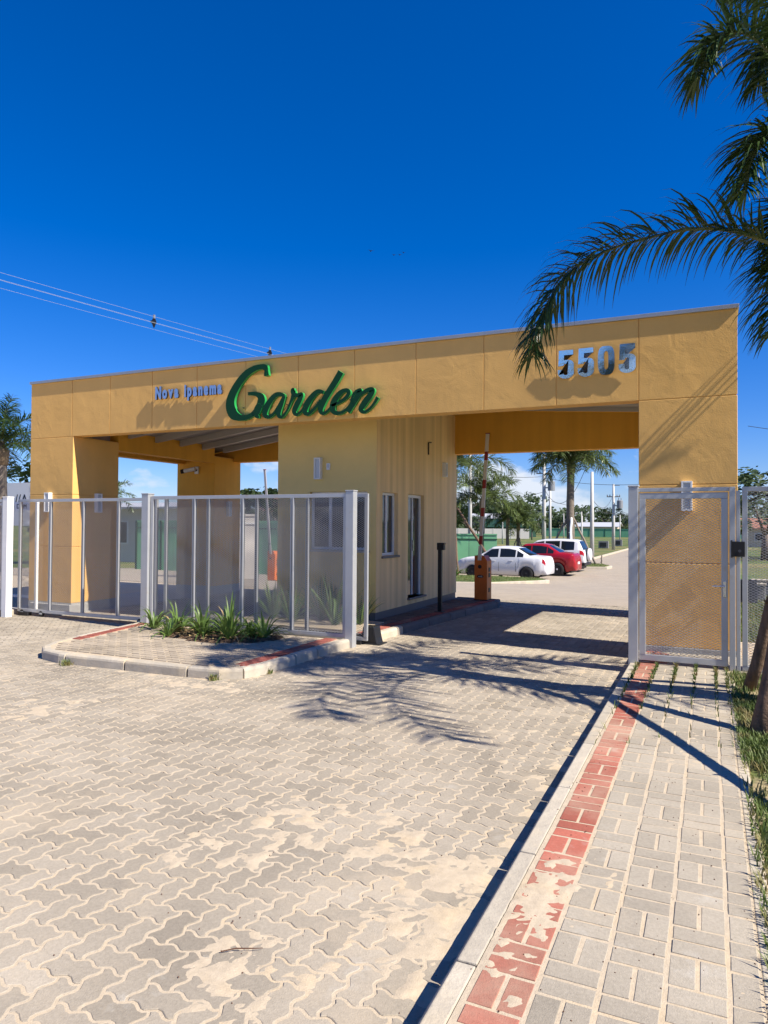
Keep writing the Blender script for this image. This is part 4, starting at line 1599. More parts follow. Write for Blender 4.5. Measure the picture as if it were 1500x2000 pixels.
def frond(path, n, maxlen, wid, r_, leaf, rach, droop=0.22, t0=0.12, rr=0.022, seg=3):
    P = cr_spline([tuple(p) for p in path], 6)
    P = [Vector(p) for p in P]
    m_ = len(P)
    rach.tube(P, [rr * (1 - 0.85 * i / (m_ - 1)) for i in range(m_)], 5)
    for i in range(n):
        u = t0 + (0.985 - t0) * (i + r_.random()) / n
        k = u * (m_ - 1)
        a = int(min(k, m_ - 2))
        p = P[a].lerp(P[a + 1], k - a)
        T = (P[a + 1] - P[a]).normalized()
        Sd = T.cross(Vector((0, 0, 1)))
        if Sd.length < 0.1:
            Sd = Vector((1, 0, 0))
        Sd.normalize()
        Nn = Sd.cross(T)
        for sgn in (-1, 1):
            an = r_.choice([-0.35, 0.05, 0.45, 0.85]) + r_.gauss(0, 0.15)
            d = (Sd * sgn * math.cos(an) + Nn * math.sin(an)) * 0.82 + T * r_.uniform(0.35, 0.65)
            d.normalize()
            L_ = maxlen * (0.30 + 0.70 * math.sin(math.pi * min(1, 0.12 + 0.80 * u)) ** 0.8) * r_.uniform(0.75, 1.08)
            w = wid * r_.uniform(0.8, 1.2)
            q = p.copy()
            ax = d.cross(Vector((r_.gauss(0, .4), r_.gauss(0, .4), 1))).normalized()
            k0 = len(leaf.v)
            for s_ in range(seg + 1):
                v = s_ / seg
                ww = w * (1 - v ** 2) * (0.6 + 0.8 * min(1, v * 2.5)) if s_ < seg else 0.0006
                leaf.v += [tuple(q + ax * ww), tuple(q - ax * ww)]
                q = q + d * (L_ / seg)
                d = (d + Vector((0, 0, -droop * (0.4 + 1.2 * v)))).normalized()
            for s_ in range(seg):
                b = k0 + 2 * s_
                leaf.f.append((b, b + 1, b + 3, b + 2))


def palm(label, loc, trunk_h, trunk_r, nf, flen, leaflen, seed, group=None, nl=36, wid=0.02, mt='leaf_palm_far', lean=0.0, rz=0.0, fibre=True, scale=1.0):
    r_ = random.Random(seed)
    t = empty('palm_tree', label, 'palm tree', loc, rz, group)
    pts = [(lean * (i / 8) ** 2 + 0.02 * math.sin(i), 0.02 * math.cos(i * 1.3), trunk_h * i / 8 - 0.05) for i in range(9)]
    MB().tube(pts, [trunk_r * (1.25 if i == 0 else 1.08 - 0.02 * i + 0.05 * (i % 2)) for i in range(9)], 12).obj('trunk', 'palm_trunk', t, smooth=True)
    top = Vector(pts[-1])
    fb = MB()
    fb.tube([top - Vector((0, 0, 0.5)), top, top + Vector((0, 0, 0.35))], [trunk_r * 1.1, trunk_r * 1.25, trunk_r * 0.4], 9)
    fb.obj('crown_shaft', 'palm_fibre', t, smooth=True)
    for i in range(nf):
        a = i * 2.39996 + r_.uniform(-0.2, 0.2)
        el = R(78 - 75 * (i / nf) + r_.uniform(-8, 8))
        L_ = flen * r_.uniform(0.85, 1.1) * (0.8 if el > 1.2 else 1)
        d = Vector((math.cos(a) * math.cos(el), math.sin(a) * math.cos(el), math.sin(el)))
        p = top + Vector((0, 0, 0.15))
        path = [p.copy()]
        for k in range(6):
            p = p + d * (L_ / 6)
            path.append(p.copy())
            d = (d + Vector((0, 0, -0.16 - 0.075 * k))).normalized()
        lf, rc = MB(), MB()
        frond(path, nl, leaflen, wid, r_, lf, rc, droop=0.40, seg=4)
        o = lf.obj('frond', mt, t, raw=True)
        rc.obj('rachis', 'rachis', o, raw=True)
    if scale != 1:
        t.scale = (scale,) * 3
    return t


# ---- big palm at the right: its trunk stands just outside the picture, its fronds hang in
r_ = random.Random(11)
BP = empty('palm_tree', 'large dark palm at the right edge with a long frond arching over the number', 'palm tree', (1.15, 7.45, 0.1))
MB().tube([(0.02 * math.sin(i * 2), 0.02 * math.cos(i), -0.1 + 3.75 * i / 9) for i in range(10)], [0.2 - 0.004 * i + 0.012 * (i % 2) for i in range(10)], 16).obj('trunk', 'palm_trunk', BP, smooth=True)
MB().tube([(0, 0, 3.4), (0, 0, 3.9), (0, 0, 4.5)], [0.17, 0.21, 0.06], 10).obj('crown_shaft', 'palm_fibre', BP, smooth=True)
o_ = Vector((1.15, 7.45, 0.1))
paths = [
    # the long frond over the house number
    [(1.08, 7.44, 3.95), (0.80, 7.42, 4.22), (0.47, 7.4, 4.40), (0.20, 7.4, 4.54), (-0.16, 7.4, 4.62), (-0.62, 7.4, 4.59), (-0.97, 7.4, 4.52), (-1.30, 7.39, 4.36), (-1.52, 7.38, 4.09), (-1.64, 7.37, 3.80), (-1.68, 7.36, 3.50)],
    # upper left ones
    [(1.1, 7.45, 4.2), (0.90, 7.35, 5.0), (0.68, 7.2, 5.65), (0.44, 7.05, 6.02), (0.20, 6.95, 6.15), (0.0, 6.9, 6.02), (-0.10, 6.86, 5.75)],
    [(1.1, 7.45, 4.2), (0.98, 7.55, 5.4), (0.80, 7.65, 6.5), (0.58, 7.7, 7.1), (0.34, 7.75, 7.35), (0.16, 7.78, 7.2)],
    [(1.08, 7.4, 4.1), (0.90, 7.2, 4.75), (0.72, 7.0, 5.1), (0.52, 6.85, 5.15), (0.36, 6.75, 4.95), (0.27, 6.7, 4.6)],
    # hanging at the right edge
    [(1.08, 7.4, 4.0), (0.93, 7.6, 4.35), (0.77, 7.8, 4.45), (0.66, 7.95, 4.3), (0.61, 8.05, 4.0), (0.60, 8.1, 3.7)],
    [(1.1, 7.45, 4.2), (0.96, 7.5, 5.2), (0.80, 7.5, 6.0), (0.62, 7.5, 6.35), (0.50, 7.5, 6.3), (0.43, 7.5, 6.0)],
    [(1.05, 7.5, 4.1), (0.92, 7.7, 4.6), (0.77, 7.9, 4.8), (0.65, 8.0, 4.65), (0.59, 8.05, 4.3)],
    [(1.1, 7.42, 4.15), (0.96, 7.0, 5.1), (0.78, 6.6, 5.8), (0.58, 6.2, 6.0), (0.42, 5.95, 5.85)],
]
rest_dirs = [(1, 0.2, 55), (0.3, -1, 50), (0.45, -1, 35), (1, -0.3, 25), (0.55, 1, 60), (0.9, 0.7, 30), (0.2, -0.4, 84)]
for (dx, dy, el) in rest_dirs:
    h = math.hypot(dx, dy)
    d = Vector((dx / h * math.cos(R(el)), dy / h * math.cos(R(el)), math.sin(R(el))))
    p = Vector((1.15, 7.45, 4.1))
    path = [p.copy()]
    for k in range(6):
        p = p + d * 0.52
        path.append(p.copy())
        d = (d + Vector((0, 0, -0.16 - 0.07 * k))).normalized()
    paths.append(path)
for i, path in enumerate(paths):
    lf, rc = MB(), MB()
    main = i < 8
    frond([Vector(p) - o_ for p in path], 235 if i == 0 else (165 if main else 60), 0.64 if i == 0 else 0.62, (0.009 if i == 0 else 0.0098) if main else 0.016, r_, lf, rc, droop=0.42 if i == 0 else 0.34, t0=0.20 if i == 0 else 0.15, rr=0.024, seg=5 if main else 3)
    fo = lf.obj('frond', 'leaf_palm', BP, raw=True)
    rc.obj('rachis', 'rachis', fo, raw=True)


def stake(foot, top, r0, label, group, mt='wood'):
    f, tp = Vector(foot), Vector(top)
    t = empty('wooden_stake', label, 'stake', f, 0, group)
    d = tp - f
    n = 9
    pts = [d * (i / n) + Vector((0.012 * math.sin(i * 1.7), 0.012 * math.cos(i * 2.3), 0)) for i in range(n + 1)]
    MB().tube(pts, [r0 * (1.0 - 0.25 * i / n + 0.05 * math.sin(i * 2.6)) for i in range(n + 1)], 10).obj('log', mt, t, smooth=True)
    for k in (0.35, 0.7):
        q = pts[int(k * n)]
        MB().tube([q + Vector((-r0 * 0.7, -r0 * 0.5, 0)), q + Vector((-r0 * 1.15, -r0 * 0.95, 0.03))], [0.014, 0.008], 6).obj('knot', mt, t, smooth=True)
    return t


stake((0.345, 8.1, 0.06), (1.00, 7.52, 2.9), 0.06, 'dark leaning stake further back at the right edge, in front of the mesh', 'wooden stakes propping the right palm')
stake((0.335, 6.3, 0.06), (0.98, 7.36, 2.9), 0.075, 'thick brown leaning stake standing in the grass, nearest the camera', 'wooden stakes propping the right palm')
stake((0.70, 4.0, 0.06), (1.10, 7.30, 2.4), 0.05, 'wooden stake on the near side of the palm, out at the right edge', 'wooden stakes propping the right palm')
stake((1.75, 7.9, 0.06), (1.22, 7.5, 2.4), 0.05, 'wooden stake on the far side of the palm, out at the right edge', 'wooden stakes propping the right palm')

# ---- palms beyond
palm('palm at the far left edge beside the portico', (-22.7, 17.0, 0), 4.3, 0.25, 15, 2.3, 0.62, 21, nl=90, wid=0.014, mt='leaf_palm')
palm('palm behind the left pillar showing one frond in the opening', (-30.9, 30.0, -0.6), 3.6, 0.2, 13, 1.9, 0.5, 22)
big = palm('tall propped palm standing beyond the parked cars', (-7.42, 42.4, -0.6), 6.0, 0.22, 24, 2.7, 0.92, 31, nl=90, wid=0.022, fibre=True)
palm('bushy palm beside the booth with fronds reaching across the opening', (-10.95, 31.6, -0.6), 4.9, 0.17, 15, 2.9, 0.85, 35, nl=90, wid=0.017)
palm('palm behind the white lamp pole with low drooping fronds', (-11.0, 36.5, -0.6), 3.6, 0.14, 14, 2.4, 0.8, 36, nl=85, wid=0.019)
palm('slim young palm left of the short propped one', (-14.5, 55.0, -0.6), 2.9, 0.13, 15, 2.1, 0.65, 41, nl=70, wid=0.024)
palm('short propped young palm left of the transformer pole', (-13.9, 56.0, -0.6), 2.5, 0.13, 16, 2.4, 0.7, 42, nl=70, wid=0.024)
SG = 'thin stakes propping the far palms'
stake((-5.95, 42.6, -0.6), (-7.3, 42.4, 2.3), 0.07, 'thin stake slanting down to the planter end beside the white off-roader', SG, 'wood_grey')
stake((-9.0, 42.0, -0.6), (-7.55, 42.4, 2.3), 0.07, 'thin stake slanting left behind the white off-roader', SG, 'wood_grey')
stake((-7.2, 41.0, -0.6), (-7.36, 42.3, 2.3), 0.09, 'pale upright stake against the tall palm trunk', SG, 'white_paint')
stake((-8.57, 31.5, -0.6), (-10.75, 31.6, 2.55), 0.07, 'long brown stake slanting down behind the orange barrier', SG, 'wood')
stake((-10.0, 29.6, -0.55), (-10.85, 31.5, 2.4), 0.05, 'thin dark stake close to the booth corner', SG, 'wood')
stake((-5.72, 42.9, -0.6), (-5.72, 42.9, 0.05), 0.05, 'short peg at the end of the far planter', SG, 'wood_grey')
for dx in (-0.5, -0.15, 0.25, 0.5):
    stake((-13.9 + dx, 55.6, -0.6), (-13.9 + dx * 0.2, 56.0, 0.75), 0.05, 'one of the thin stakes around the short propped palm', SG + ' (short palm)', 'wood_grey')

# planters of the car park
for (pts, nm) in ([[(-11.5, 24.9), (-7.6, 26.0), (-6.05, 27.9), (-5.80, 28.5), (-6.3, 29.2), (-9.0, 29.3), (-11.5, 28.6)], 'n'], [[(-10.5, 40.4), (-6.2, 39.6), (-5.05, 40.0), (-4.95, 41.4), (-5.6, 42.9), (-7.0, 44.0), (-10.5, 44)], 'f']):
    zb = -0.6 if nm == 'f' else -0.58
    b = MB()
    b.prism(ccw(pts), -0.9, zb + 0.13 + (0.04 if nm == 'n' else 0), 'z')
    o = b.obj('planter_island', 'kerb_concrete', bevel=0.02)
    o['kind'] = 'structure'
    b = MB()
    b.prism(inset(ccw(pts), 0.14), -0.8, zb + 0.15 + (0.04 if nm == 'n' else 0), 'z')
    o = b.obj('planter_turf', 'field')
    o['kind'] = 'structure'
    ip = inset(ccw(pts), 0.16)

    def reg(q, ip=ip):
        while True:
            x, y = q.uniform(-11.5, -4.9), q.uniform(24.8, 44)
            if inside(ip, x, y):
                return x, y, 1
    grass_patch('planter_grass', 5000, reg, lambda x, y, zb=zb, nm=nm: zb + 0.15 + (0.04 if nm == 'n' else 0), 0.055, 'grass on the %s car park planter' % ('near' if nm == 'n' else 'far'), seed=12)
strap_plant('strap_plant', (-9.35, 27.2, -0.35), 50, 0.7, 'green clump in the planter grass next to the booth corner', None, 0.8, 0.02)
MB().box(-6.0, -4.6, 29.5, 29.62, -0.6, -0.585).obj('paving_line', 'walk_red')['kind'] = 'structure'

# ------------------------------------------------------------------ cars


def interp(tab, x):
    for (a, u), (b, v) in zip(tab[:-1], tab[1:]):
        if x <= b:
            return u + (v - u) * (x - a) / max(1e-6, b - a)
    return tab[-1][1]


def wheel(parent, x, y, z, r, out, rim_mt, spokes):
    s_ = -1 if out < 0 else 1
    w = 0.19
    ty = MB().lathe([(r * 0.62, -w / 2), (r * 0.93, -w / 2), (r, -w / 2 + 0.03), (r, w / 2 - 0.03), (r * 0.93, w / 2), (r * 0.62, w / 2)], (0, 0, 0), 'y', 26).mesh('wheel', 'tyre', True)
    o = link('wheel', ty, parent)
    o.location = (x, y, z)
    rm = MB().lathe([(r * 0.63, s_ * 0.02), (r * 0.66, s_ * 0.10), (r * 0.60, s_ * 0.095), (r * 0.58, s_ * 0.05), (0.02, s_ * 0.05)], (0, 0, 0), 'y', 22)
    rm.obj('rim', rim_mt if not spokes else 'trim_black', o)
    if spokes:
        for k in range(spokes):
            a = 2 * math.pi * k / spokes
            c, s2 = math.cos(a), math.sin(a)
            t1, t2 = r * 0.085, r * 0.06
            b = MB()
            pts = []
            for rr, tt in ((0.03, t1), (r * 0.63, t2)):
                for q in (-1, 1):
                    pts.append((c * rr - s2 * tt * q, s2 * rr + c * tt * q))
            pl = [pts[0], pts[2], pts[3], pts[1]]
            b.prism(pl, s_ * 0.06, s_ * 0.092, 'y')
            b.obj('spoke', rim_mt, o)
    MB().lathe([(r * 0.16, s_ * 0.05), (r * 0.14, s_ * 0.096), (0.01, s_ * 0.1)], (0, 0, 0), 'y', 14).obj('hub_cap', rim_mt, o)
    return o


def car(label, loc, rz, paint, L_, top, belt, half, wheels, rw, winx, glassx, tail, rim_mt, spokes, group=None, tumble=0.78, sill=0.20):
    """lofted body: x runs from the rear bumper (0) to the nose (L_)"""
    t = empty('parked_car', label, 'car', loc, rz, group)
    xs = set()
    n = int(L_ / 0.08)
    for i in range(n + 1):
        xs.add(round(L_ * i / n, 3))
    for a, b in winx:
        xs |= {a, b}
    for a, b in glassx:
        xs |= {a, b}
    for wx in wheels:
        for k in range(13):
            xs.add(round(wx + (rw + 0.05) * math.cos(math.pi * k / 12), 3))
    xs |= {0.03, 0.1, 0.18}
    xs = sorted(xs)
    out = [xs[0]]
    for x in xs[1:]:
        if x - out[-1] > 0.012 or any(abs(x - v) < 1e-6 for ab in winx + glassx for v in ab):
            out.append(x)
    xs = out
    rows = []
    for x in xs:
        zt, zb = interp(top, x), interp(belt, x)
        zb = min(zb, zt - 0.004)
        hw = interp(half, x)
        lo = sill + (0.06 if x < 0.25 or x > L_ - 0.3 else 0)
        arch = lo
        for wx in wheels:
            d = abs(x - wx)
            if d < rw + 0.05:
                arch = max(arch, rw + math.sqrt((rw + 0.05) ** 2 - d * d))
        arch = min(arch, zb - 0.16)
        g = zt - zb
        k = min(1.0, g / 0.30)
        tw = hw * (0.96 - (0.96 - tumble) * k)
        edge = zb + max(0.0, g - 0.07) if g > 0.1 else zb + g * 0.5
        wb = zb + 0.025 * k
        wt = edge - 0.035 * k

        def lerpw(z):
            return hw * 0.965 + (tw - hw * 0.965) * ((z - zb) / max(1e-4, edge - zb))
        sh = arch + (zb - arch) * 0.72
        md = arch + (zb - arch) * 0.35
        flare = 0.012 if arch > lo + 0.02 else 0
        rows.append([(hw * 0.6, lo), (hw * 0.94 + flare, arch), (hw * 0.995 + flare, md), (hw, sh), (hw * 0.965, zb), (lerpw(wb), wb), (lerpw(wt), wt), (tw, edge), (tw * 0.86, zt - 0.022 * k), (tw * 0.45, zt - 0.004), (0.0, zt)])
    m_ = len(rows[0])
    verts = []
    for x, rw_ in zip(xs, rows):
        for y, z in rw_:
            verts.append((x, -y, z))
        for y, z in rw_[:-1][::-1]:
            verts.append((x, y, z))
    n2 = 2 * m_ - 1
    cls = {'body': [], 'side_window': {}, 'windscreen': {}, 'tail_light': {}}
    for i in range(len(xs) - 1):
        xm = 0.5 * (xs[i] + xs[i + 1])
        for j in range(n2 - 1):
            f = (i * n2 + j, i * n2 + j + 1, (i + 1) * n2 + j + 1, (i + 1) * n2 + j)
            row = j if j < m_ - 1 else n2 - 2 - j
            sd = 0 if j < m_ - 1 else 1
            w = [k for k, (a, b) in enumerate(winx) if a < xm < b]
            g = [k for k, (a, b) in enumerate(glassx) if a < xm < b]
            tl = tail[0] < xm < tail[1] and tail[2] <= row <= tail[3]
            if row == 5 and w:
                cls['side_window'].setdefault((sd, w[0]), []).append(f)
            elif row in (8, 9) and g:
                cls['windscreen'].setdefault(g[0], []).append(f)
            elif tl:
                cls['tail_light'].setdefault(sd, []).append(f)
            else:
                cls['body'].append(f)
    cls['body'].append(tuple(range(n2)))
    cls['body'].append(tuple((len(xs) - 1) * n2 + j for j in range(n2)))

    def sub(name, faces, mt, push=0.0):
        used = sorted({v for f in faces for v in f})
        mp_ = {v: i for i, v in enumerate(used)}
        b = MB()
        b.v = [verts[v] for v in used]
        b.f = [tuple(mp_[v] for v in f) for f in faces]
        return b.obj(name, mt, t, smooth=True)
    bo_ = sub('body', cls['body'], paint)
    for k, fs in cls['side_window'].items():
        sub('side_window', fs, 'dark_glass')
    for k, fs in cls['windscreen'].items():
        sub('windscreen', fs, 'dark_glass')
    for k, fs in cls['tail_light'].items():
        sub('tail_light', fs, 'tail_red')
    hwm = max(h for _, h in half)
    for wx in wheels:
        for s_ in (-1, 1):
            wheel(t, wx, s_ * (hwm - 0.105), rw, rw, s_, rim_mt, spokes)
    MB().box(0.2, L_ - 0.2, -hwm * 0.75, hwm * 0.75, 0.16, 0.42).obj('underbody', 'trim_black', t)
    MB().box(wheels[0] - 0.3, wheels[0] + 0.3, -hwm + 0.21, hwm - 0.21, 0.2, 0.62).obj('wheel_well', 'trim_black', t)
    MB().box(wheels[1] - 0.3, wheels[1] + 0.3, -hwm + 0.21, hwm - 0.21, 0.2, 0.62).obj('wheel_well', 'trim_black', t)
    # handles, mirror, plate, door seams
    for a, b in winx[-2:]:
        hx = a + 0.12
        zz = interp(belt, hx) - 0.13
        for s_ in (-1, 1):
            yy = s_ * (interp(half, hx) * 0.99)
            MB().box(hx, hx + 0.16, min(yy, yy + s_ * 0.022), max(yy, yy + s_ * 0.022), zz - 0.014, zz + 0.014).obj('door_handle', paint, t, bevel=0.005)
    for sx in (winx[-2][0] - 0.03, winx[-1][0] - 0.04, winx[-1][1] + 0.02):
        for s_ in (-1, 1):
            yy = s_ * interp(half, sx)
            MB().box(sx, sx + 0.012, min(yy - s_ * 0.05, yy + s_ * 0.002), max(yy - s_ * 0.05, yy + s_ * 0.002), 0.36, 0.74).obj('door_seam', 'trim_black', t)
    mxp = winx[-1][1] - 0.10
    for s_ in (-1, 1):
        y0 = s_ * (interp(half, mxp) * 0.95)
        y1 = y0 + s_ * 0.2
        zz = interp(belt, mxp) + 0.07
        MB().box(mxp - 0.05, mxp + 0.07, min(y0, y1), max(y0, y1), zz - 0.055, zz + 0.065).obj('wing_mirror', paint, t, bevel=0.03)
    MB().box(-0.012, 0.004, -0.2, 0.2, 0.55, 0.66).obj('number_plate', 'sign_white', t)
    return t


CARS_G = 'cars parked side by side beyond the barrier'
# each car stands nose to the left (-x): rotate by 180 degrees about z
sedan_top = [(0, 0.62), (0.03, 0.80), (0.08, 0.96), (0.14, 1.01), (0.70, 1.045), (1.28, 1.38), (1.62, 1.435), (2.0, 1.44), (2.42, 1.41), (3.08, 0.99), (3.6, 0.93), (3.95, 0.83), (4.12, 0.66), (4.2, 0.48)]
sedan_belt = [(0, 0.60), (0.03, 0.76), (0.08, 0.88), (0.14, 0.94), (0.70, 0.965), (2.0, 0.94), (3.08, 0.90), (3.6, 0.85), (3.95, 0.76), (4.12, 0.60), (4.2, 0.45)]
sedan_half = [(0, 0.64), (0.06, 0.70), (0.25, 0.79), (0.9, 0.83), (3.2, 0.83), (3.8, 0.77), (4.1, 0.66), (4.2, 0.58)]
car('white sedan with dark windows and plain black wheels, nearest in the row', (-6.25, 30.9, -0.6), math.pi - R(4), 'white_car', 4.2, sedan_top, sedan_belt, sedan_half, (0.84, 3.30), 0.295,
    [(0.98, 1.26), (1.32, 2.02), (2.10, 2.88)], [(0.72, 1.26), (2.44, 3.06)], (0.02, 0.15, 3, 3), 'steel_wheel', 0, CARS_G)
car('red sedan with alloy wheels between the two white cars', (-5.62, 34.3, -0.6), math.pi - R(3), 'red_car', 4.26, [(x, z * 1.045) for x, z in sedan_top[:-1]] + [(4.26, 0.5)], [(x, z * 1.06) for x, z in sedan_belt[:-1]] + [(4.26, 0.48)],
    [(0, 0.66), (0.06, 0.74), (0.25, 0.81), (0.9, 0.85), (3.2, 0.85), (3.8, 0.79), (4.1, 0.68), (4.26, 0.6)], (0.82, 3.37), 0.315,
    [(1.0, 1.28), (1.32, 2.02), (2.08, 2.88)], [(0.72, 1.26), (2.44, 3.06)], (0.0, 0.17, 3, 3), 'alloy', 6, CARS_G)
suv_top = [(0, 0.80), (0.03, 1.0), (0.09, 1.10), (0.30, 1.56), (0.55, 1.64), (1.3, 1.67), (2.1, 1.65), (2.5, 1.58), (3.15, 1.14), (3.7, 1.06), (4.0, 0.94), (4.12, 0.75), (4.15, 0.6)]
suv_belt = [(0, 0.78), (0.03, 0.94), (0.09, 1.06), (0.30, 1.10), (1.3, 1.05), (2.5, 1.02), (3.15, 1.0), (3.7, 0.95), (4.0, 0.85), (4.12, 0.7), (4.15, 0.55)]
suv = car('white compact off-roader with spare wheel on its tailgate, furthest of the row', (-5.72, 37.7, -0.6), math.pi - R(3), 'white_car', 4.15, suv_top, suv_belt,
          [(0, 0.72), (0.06, 0.78), (0.25, 0.84), (0.9, 0.87), (3.2, 0.87), (3.8, 0.8), (4.05, 0.7), (4.15, 0.62)], (0.78, 3.28), 0.335,
          [(0.52, 1.18), (1.26, 2.0), (2.08, 2.95)], [(0.10, 0.32), (2.5, 3.12)], (0.02, 0.26, 3, 4), 'alloy', 7, CARS_G, sill=0.30)
MB().lathe([(0.05, -0.20), (0.27, -0.195), (0.33, -0.165), (0.34, -0.06), (0.30, 0.03)], (0, 0.05, 0.86), 'x', 24).obj('spare_wheel', 'white_car', suv, smooth=True)
MB().lathe([(0.345, -0.05), (0.345, 0.02)], (0, 0.05, 0.86), 'x', 24).obj('spare_tyre', 'tyre', suv)
MB().box(-0.03, 0.3, -0.80, 0.80, 0.32, 0.48).obj('rear_bumper', 'trim_black', suv, bevel=0.03)

# ------------------------------------------------------------------ poles, wires
PG = 'concrete utility poles beyond the car park'


def utility_pole(label, x, y, h, r0=0.15, trafo=0, arms=True, group=PG):
    z = zp(y)
    t = empty('utility_pole', label, 'utility pole', (x, y, z), 0, group)
    MB().tube([(0, 0, -0.2), (0, 0, h * 0.5), (0, 0, h)], [r0, r0 * 0.82, r0 * 0.62], 10).obj('shaft', 'concrete_pole', t, smooth=True)
    if arms:
        a = MB()
        a.box(-0.65, 0.65, -0.05, 0.05, h * 0.80, h * 0.80 + 0.09)
        a.box(0, 0.6, -0.04, 0.04, h - 0.15, h - 0.08)
        a.obj('crossarm', 'wood_grey', t)
        for q in (-0.6, -0.35, 0.35, 0.6):
            MB().lathe([(0.03, 0), (0.06, 0.05), (0.03, 0.09), (0.06, 0.13), (0.02, 0.18)], (q, 0, h * 0.80 + 0.09), 'z', 8).obj('insulator', 'transformer', t)
    if trafo:
        MB().lathe([(0.3, 0), (0.3, 0.75), (0.24, 0.8)], (0.62, 0, h * 0.63), 'z', 12).obj('transformer', 'transformer', t)
        for q in (-0.12, 0.12):
            MB().lathe([(0.05, 0), (0.03, 0.1), (0.05, 0.14), (0.02, 0.25)], (0.62 + q, 0, h * 0.63 + 0.8), 'z', 8).obj('bushing', 'transformer', t)
        MB().box(0, 0.4, -0.05, 0.05, h * 0.63 + 0.2, h * 0.63 + 0.3).obj('bracket', 'transformer', t)
    return t


utility_pole('utility pole with transformer left of the tall palm', -12.7, 60, 8.4, 0.19, 1)
utility_pole('utility pole with transformer by the access road kerb', -8.85, 75, 6.6, 0.17, 1)
utility_pole('plain pale pole standing right of the tall palm at the planter', -7.6, 52, 6.2, 0.16, 0, False)
utility_pole('second concrete pole just behind the transformer pole', -13.2, 65, 5.8, 0.14, 0, False)
utility_pole('white lamp pole rising behind the booth palms', -14.4, 45, 7.8, 0.15, 0, False)
for (x, y, h, lb) in [(-24.4, 90, 4.4, 'thin pole over the pale concrete wall'), (-22.3, 110, 5.8, 'thin far pole between the transformer pole and the tall palm'),
                      (-16.0, 100, 4.3, 'thin far pole right of the tall palm stakes'), (-22.1, 120, 4.4, 'thin far pole right behind the tall palm trunk'),
                      (-19.1, 120, 4.0, 'thin far pole beside the white roofed house'), (-12.05, 110, 4.0, 'thin far pole right of the kerbside transformer pole'), (-11.35, 95, 3.7, 'thin far pole left of the kerbside transformer pole')]:
    utility_pole(lb, x, y, h, 0.10, 0, False, 'thin far utility poles')


def wire(a, b, sag, r_w, label, mt='wire', group='overhead wires', n=16):
    a, b = Vector(a), Vector(b)
    pts = [a.lerp(b, i / n) - Vector((0, 0, sag * 4 * (i / n) * (1 - i / n))) for i in range(n + 1)]
    o = MB().tube(pts, r_w, 5).obj('overhead_wire', mt, raw=True)
    return tag(o, label, 'wire', group)


wl = ['topmost overhead wire of the upper left bundle', 'second overhead wire from the top of the upper left bundle', 'third overhead wire from the top of the upper left bundle', 'lowest overhead wire of the upper left bundle']
for k, (z, dx, rr, mt) in enumerate([(7.56, 0.12, 0.004, 'wire_pale'), (7.47, -0.10, 0.0036, 'wire_pale'), (7.39, 0.10, 0.0036, 'wire_pale'), (7.24, 0.0, 0.0036, 'wire_pale')]):
    wire((-16.2 + dx, 4.0, z - 0.05), (-11.2 + dx, 30.0, z + 0.1), 0.12, rr, wl[k], mt, 'overhead wires at the upper left')
for (x, y, lb) in ((-14.22, 15.35, 'dark wire spacer on the upper left wires, nearer one'), (-13.25, 19.7, 'dark wire spacer just above the parapet edge')):
    t = empty('wire_spacer', lb, 'wire spacer', (x, y, 7.42), R(11), 'wire spacers')
    t.scale = (0.75, 0.75, 0.75)
    MB().prism([(-0.10, -0.02), (0, -0.24), (0.10, -0.02), (0.05, 0.12), (-0.05, 0.12)], -0.02, 0.02, 'y').obj('spacer_body', 'trim_black', t)
    MB().box(-0.025, 0.035, -0.03, 0.03, 0.12, 0.26).obj('clamp', 'transformer', t)
    MB().box(-0.13, -0.07, -0.03, 0.03, -0.03, 0.05).obj('clamp', 'black_plastic', t)
for (a, b, sg_, lb) in [((-16, 40, 5.6), (-12.7, 60, 5.9), 0.4, 'wire from the left to the transformer pole'), ((-12.7, 60, 5.8), (-2.0, 60, 5.4), 0.5, 'long wire behind the tall palm crown'),
                        ((-12.7, 60, 4.9), (-8.0, 52, 6.0), 1.9, 'sagging wire between transformer pole and pale pole'), ((-7.6, 52, 3.7), (-8.85, 75, 5.0), 1.0, 'sagging wire from the pale pole to the kerbside pole'),
                        ((-13.2, 65, 4.0), (-3.0, 80, 2.8), 0.5, 'lower wire running across behind the palm stakes'), ((-8.85, 75, 4.2), (-4.0, 60, 4.6), 1.5, 'sagging wire right of the kerbside transformer pole'),
                        ((-20, 60, 4.2), (-12.7, 60, 4.6), 0.4, 'low wire left of the transformer pole'), ((2.2, 50, 8.1), (9, 45, 6.3), 0.1, 'single wire in the sky right of the portico')]:
    wire(a, b, sg_, 0.018, lb)

# ------------------------------------------------------------------ hoardings, walls, houses


def hoarding(name, label, a, b, h, n, mt, post_mt, group=None, cat='fence', rail=True):
    a, b = Vector((*a, zp(a[1]))), Vector((*b, zp(b[1])))
    d = (b - a)
    L_ = math.hypot(d.x, d.y)
    t = empty(name, label, cat, a, math.atan2(d.y, d.x), group)
    w = L_ / n
    pm = MB().box(0.012, w - 0.012, -0.02, 0.02, -0.3, h).mesh('panel', mt)
    sm = MB().box(-0.05, 0.05, -0.06, 0.06, -0.3, h + 0.04).mesh('post', post_mt)
    for i in range(n):
        o = link('panel', pm, t)
        o.location = (i * w, 0, rng.uniform(-0.01, 0.01))
        if i % 2 == 0:
            link('post', sm, t).location = (i * w, 0.0, 0)
    if rail:
        MB().box(0, L_, -0.05, -0.024, h * 0.86, h * 0.86 + 0.05).obj('rail', post_mt, t)
        MB().box(0, L_, -0.05, -0.024, h - 0.02, h + 0.05).obj('rail', mt, t)
    return t


